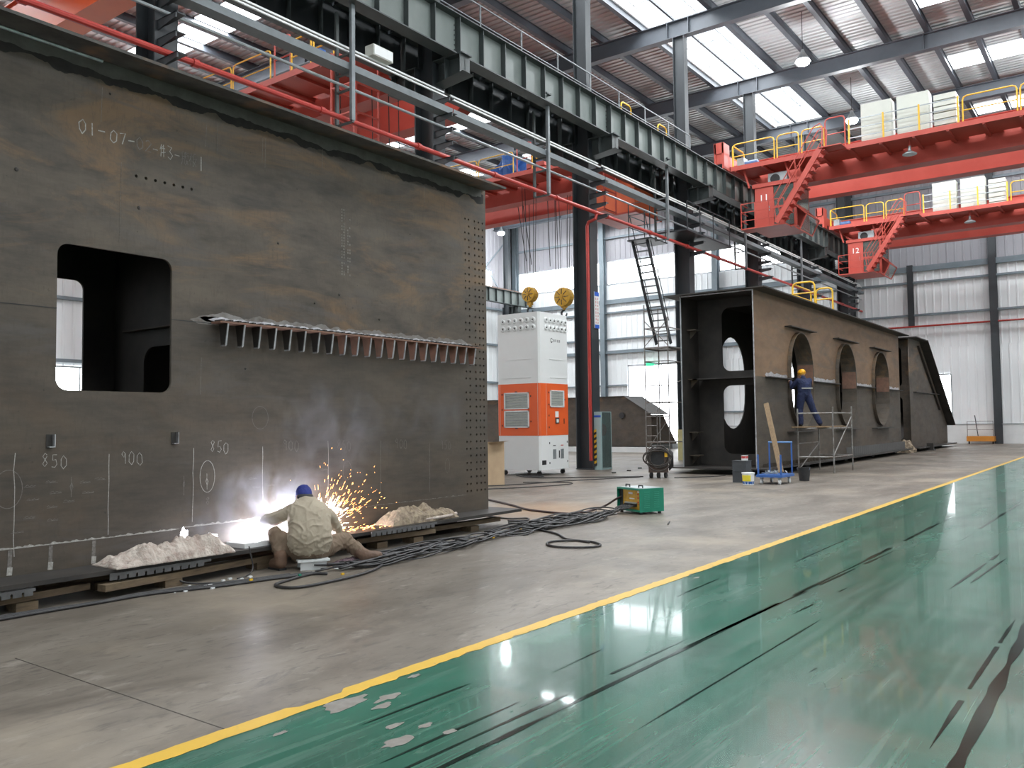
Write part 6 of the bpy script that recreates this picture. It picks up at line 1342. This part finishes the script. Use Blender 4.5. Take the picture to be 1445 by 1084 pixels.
fused('trousers', mb, 0.012, M['navy'], wk2, 5, wr=0.009, fr=9, seed=5)
for pts in ([Q(0.0, -0.13, 0.05), Q(0.15, -0.13, 0.045)], [Q(-0.14, 0.40, 0.05), Q(0.0, 0.45, 0.045)]):
    mb = MB(); limb(mb, pts, [0.05, 0.042]); fused('boot', mb, 0.009, M['black'], wk2, 3)
mb = MB(); ell(mb, hc2+B2[2]*0.055, 0.128, 0.112, 0.105, B2, 20, 12); hl = fused('helmet', mb, 0.008, M['helmet'], wk2, 2)
mb = MB(); vs = []
for k in range(24):
    a = 2*PI*k/24; c_ = hc2+B2[2]*0.035
    vs += [tuple(c_+B2[0]*0.12*math.cos(a)+B2[1]*0.108*math.sin(a)), tuple(c_+B2[0]*(0.145+0.035*max(0, math.cos(a)))*math.cos(a)+B2[1]*0.128*math.sin(a)-B2[2]*0.012)]
mb.add(vs, [(2*k, 2*((k+1) % 24), 2*((k+1) % 24)+1, 2*k+1) for k in range(24)]); obj('helmet_brim', mb, M['helmet'], hl)
refl = mat('grey_reflective_tape', (0.35, 0.35, 0.33), 0.4)
obj('reflective_band', MB().bar(Q(-0.168, -0.17, 1.12), Q(-0.172, 0.17, 1.12), 0.012, 0.035), refl, wk2)

# ---------------------------------------------------------------- trolley, buckets, crates by the girder end
tl = thing('platform_trolley', 'blue platform trolley on pale castors loaded with scrap, in front of the oval-holed girder', 'trolley', (-7.3, 20.6, 0))
obj('platform', MB().box(-7.62, -6.98, 20.25, 21.15, 0.17, 0.23), M['blue'], tl)
for x in (-7.52, -7.08):
    for y in (20.36, 21.05):
        c = obj('castor', MB().lathe((x, y, 0.065), [(0.065, -0.02), (0.065, 0.02)], 14, 'x'), M['dado'], tl); obj('castor_fork', MB().box(x-.035, x+.035, y-.03, y+.03, 0.12, 0.169), M['galv'], c)
for x in (-7.58, -7.02): obj('upright', MB().bar((x, 20.3, 0.23), (x, 20.3, 0.72), 0.035, 0.035), M['blue'], tl); obj('upright', MB().bar((x, 21.1, 0.23), (x, 21.1, 1.0), 0.03, 0.03), M['blue'], tl)
obj('push_bar', MB().tube([(-7.60, 21.1, 1.0), (-7.0, 21.1, 1.0)], 0.02, 8), mat('light_blue_paint', (0.12, 0.27, 0.55), 0.4), tl)
q = random.Random(9); mb = MB()
for k in range(46):
    x, y = q.uniform(-7.5, -7.1), q.uniform(20.35, 21.0); a = q.uniform(0, 6.28); L_ = q.uniform(.03, .1)
    mb.bar((x, y, 0.25+q.uniform(0, .05)), (x+L_*math.cos(a), y+L_*math.sin(a), 0.25+q.uniform(0, .07)), 0.025, 0.015)
tag(obj('scrap_pieces', mb, M['galv']), 'heap of small steel offcuts lying on the blue trolley', 'scrap', kind='stuff')
tag(obj('leaning_plank', MB().bar((-7.10, 20.55, 0.28), (-7.72, 21.35, 1.98), 0.05, 0.12, up=(1, 0, 0)), M['plank']), 'long pale wooden plank standing on the blue trolley and leaning left', 'plank')
pb = thing('paint_bucket', 'white paint bucket with a yellow label and blue foot left of the blue trolley', 'bucket', (-7.72, 20.0, 0))
obj('pail', MB().lathe((-7.72, 20.0, 0), [(0.130, 0), (0.145, 0.26), (0.155, 0.265), (0.155, 0.295), (0.13, 0.295)], 20), M['white'], pb, smooth=False)
def band(name, c, r0, r1, z0, z1, a0, a1, m_, par):
    mb = MB(); n = 12
    for k in range(n+1):
        a = math.radians(a0+(a1-a0)*k/n); mb.v += [(c[0]+r0*math.cos(a), c[1]+r0*math.sin(a), z0), (c[0]+r1*math.cos(a), c[1]+r1*math.sin(a), z1)]
    mb.f = [(2*k, 2*k+2, 2*k+3, 2*k+1) for k in range(n)]; obj(name, mb, m_, par)
band('yellow_label', (-7.72, 20.0), 0.139, 0.146, 0.09, 0.235, -150, -45, mat('label_yellow', (0.75, 0.62, 0.04), 0.5), pb)
band('blue_foot', (-7.72, 20.0), 0.134, 0.139, 0.02, 0.085, -180, 180, M['blue'], pb)
for nm, z, lab in (('crate', 0.0, 'dark grey crate on the floor left of the paint bucket, lower of the two'), ('crate', 0.275, 'dark grey crate stacked on another left of the paint bucket')):
    c = thing('plastic_crate', lab, 'crate', (-8.15, 20.7, z)); dg_ = mat('dark_grey_plastic', (0.045, 0.05, 0.055), 0.6, 0, (0.06, 0.065, 0.07), 8)
    obj('crate_shell', MB().box(-8.32, -8.0, 20.55, 20.57, z+.002, z+.27).box(-8.32, -8.0, 20.88, 20.9, z+.002, z+.27).box(-8.34, -8.32, 20.55, 20.9, z+.002, z+.27).box(-8.0, -7.98, 20.55, 20.9, z+.002, z+.27).box(-8.32, -8.0, 20.57, 20.88, z+.002, z+.02), dg_, c)
    obj('crate_rim', MB().box(-8.35, -7.97, 20.54, 20.91, z+.255, z+.272), dg_, c)
rc = thing('small_tin', 'small red and white tin on top of the dark crates', 'tin', (-8.08, 20.72, 0.55)); obj('tin_body', MB().lathe((-8.08, 20.72, 0.55), [(0.08, 0), (0.085, 0.12), (0.09, 0.125)], 16), M['white'], rc); band('red_band', (-8.08, 20.72), 0.084, 0.087, 0.60, 0.66, -180, 180, M['signred'], rc)
bk = thing('black_bucket', 'black bucket with a wire handle behind the right side of the blue trolley', 'bucket', (-6.88, 21.6, 0))
obj('pail', MB().lathe((-6.98, 21.9, 0.0), [(0.12, 0), (0.16, 0.33), (0.17, 0.34), (0.15, 0.34), (0.11, 0.02)], 18), M['black'], bk)
obj('wire_handle', MB().tube([(-6.98+0.165*math.cos(a), 21.9-0.05, 0.34-0.12*math.sin(a)) for a in [PI*k/8 for k in range(9)]], 0.006, 5), M['chrome'], bk)
# wire-wrapped welding machine on castors
wm = thing('welding_machine', 'brown welding machine on castors wrapped in thick coils of dark cable', 'machine', (-10.85, 21.4, 0))
a_ = math.radians(-28); ux = Vector((math.cos(a_)*-1, -math.sin(a_)*-1*-1, 0)); ux = Vector((0.89, 0.45, 0)); uy = Vector((-0.45, 0.89, 0)); wc = Vector((-10.85, 21.45, 0))
def wq(u, v, z): return wc+ux*u+uy*v+Vector((0, 0, z))
def wbox(u0, u1, v0, v1, z0, z1):
    return MB().add([wq(u, v, z) for u in (u0, u1) for v in (v0, v1) for z in (z0, z1)], [(0, 1, 3, 2), (4, 6, 7, 5), (0, 4, 5, 1), (2, 3, 7, 6), (0, 2, 6, 4), (1, 5, 7, 3)])
obj('machine_case', wbox(-0.27, 0.27, -0.22, 0.30, 0.15, 0.80), mat('brown_machine_paint', (0.11, 0.075, 0.06), 0.6, 0, (0.08, 0.055, 0.045), 6), wm)
obj('control_face', wbox(-0.20, 0.16, -0.235, -0.221, 0.35, 0.72), M['black'], wm); obj('warning_tag', wbox(0.17, 0.25, -0.30, -0.28, 0.58, 0.80), M['yellow'], wm)
for u in (-0.2, 0.0, 0.2):
    for v in (-0.16, 0.24): obj('castor', MB().lathe(wq(u, v, 0.07), [(0.07, -0.025), (0.07, 0.025)], 12, 'x'), M['cable'], wm)
q = random.Random(31); mb = MB()
for k in range(9):
    ru, rz, cu_, cz = q.uniform(0.24, 0.40), q.uniform(0.20, 0.34), q.uniform(-.06, .06), q.uniform(0.48, 0.60); v = -0.25-0.022*k*0.6
    mb.tube([wq(cu_+ru*math.cos(a)+q.uniform(-.01, .01), v+0.03*math.sin(2*a+k), max(0.17, cz+rz*math.sin(a))) for a in [2*PI*j/18 for j in range(19)]], 0.014, 6)
obj('coiled_cable', mb, mat('dusty_cable', (0.045, 0.038, 0.034), 0.7, 0, (0.07, 0.06, 0.052), 8), wm, kind='stuff', smooth=True)
mb = MB()
for k in range(6):
    mb.tube([wq(0.3+0.02*k, -0.1+0.08*math.cos(a), 0.5+(0.3-.02*k)*math.sin(a)) for a in [2*PI*j/14 for j in range(15)]], 0.014, 6)
obj('coiled_cable', mb, M['cable'], wm, kind='stuff', smooth=True)
# orange platform cart at the end wall
oc = thing('platform_cart', 'orange platform cart with a grey mesh frame standing against the end wall', 'cart', (-7.7, 57.2, 0))
obj('cart_deck', MB().box(-8.45, -7.0, 56.8, 57.6, 0.16, 0.46), mat('orange_cart_paint', (0.62, 0.24, 0.03), 0.5), oc)
for x in (-8.4, -7.05): obj('frame_post', MB().bar((x, 56.85, 0.46), (x, 56.85, 1.35), 0.03, 0.03), M['scaff'], oc); obj('castor', MB().lathe((x+0.05*(1 if x < -8 else -1), 57.0, 0.08), [(0.08, -.03), (0.08, .03)], 10, 'x'), M['black'], oc)
for z in (0.85, 1.35): obj('frame_rail', MB().bar((-8.4, 56.85, z), (-7.05, 56.85, z), 0.025, 0.025), M['scaff'], oc)
tag(obj('long_pole', MB().tube([(-7.85, 56.9, 0.47), (-8.0, 56.95, 1.7)], 0.025, 6), M['column']), 'dark pole standing upright on the orange cart', 'pole')
# exit sign and yellow guard frames
es = thing('exit_sign', 'small green exit sign above the tall daylit door', 'sign', (-29.7, 57.8, 5.95)); obj('sign_face', MB().box(-30.0, -29.35, 57.6, 57.66, 5.75, 6.0), M['exitg'], es)
gf = thing('guard_frame', 'pair of bright yellow tube guard frames standing on top of the oval-holed girder', 'guard rail', (-8.8, 29, 5.34))
urail(gf, -9.14, -8.42, 28.0, 5.34, h=0.72, r=0.03); urail(gf, -8.98, -8.42, 30.0, 5.34, h=0.76, r=0.03); urail(gf, 28.05, 29.95, -9.14, 5.34, h=0.70, r=0.025, axis='y')
for (x, y, lab) in ((-13.14, 23.8, 'dark steel offcut on the floor left of the machine wrapped in cable'), (-13.0, 22.6, 'tiny dark offcut behind the green machine'), (-13.5, 25.2, 'small dark offcut behind the green machine, farthest of the three')):
    tag(obj('steel_offcut', MB().bar((x, y, 0.02), (x+0.1, y+0.08, 0.02), 0.05, 0.035), M['black']), lab, 'offcut')
tag(obj('electrode_stub', MB().tube([(-5.9, 12.0, 0.012), (-5.78, 11.7, 0.012)], 0.01, 6), M['black']), 'dark electrode stub lying right of the green machine', 'stub')
q = random.Random(2); mb = MB()
for k in range(22):
    x, y = q.uniform(-7.55, -7.2), q.uniform(4.3, 5.5); s = q.uniform(.006, .016); mb.box(x-s, x+s, y-s*1.6, y+s, 0, s)
tag(obj('white_crumbs', mb, M['dado']), 'white crumbs of slag scattered on the floor below the white blanket', 'crumbs', kind='stuff')
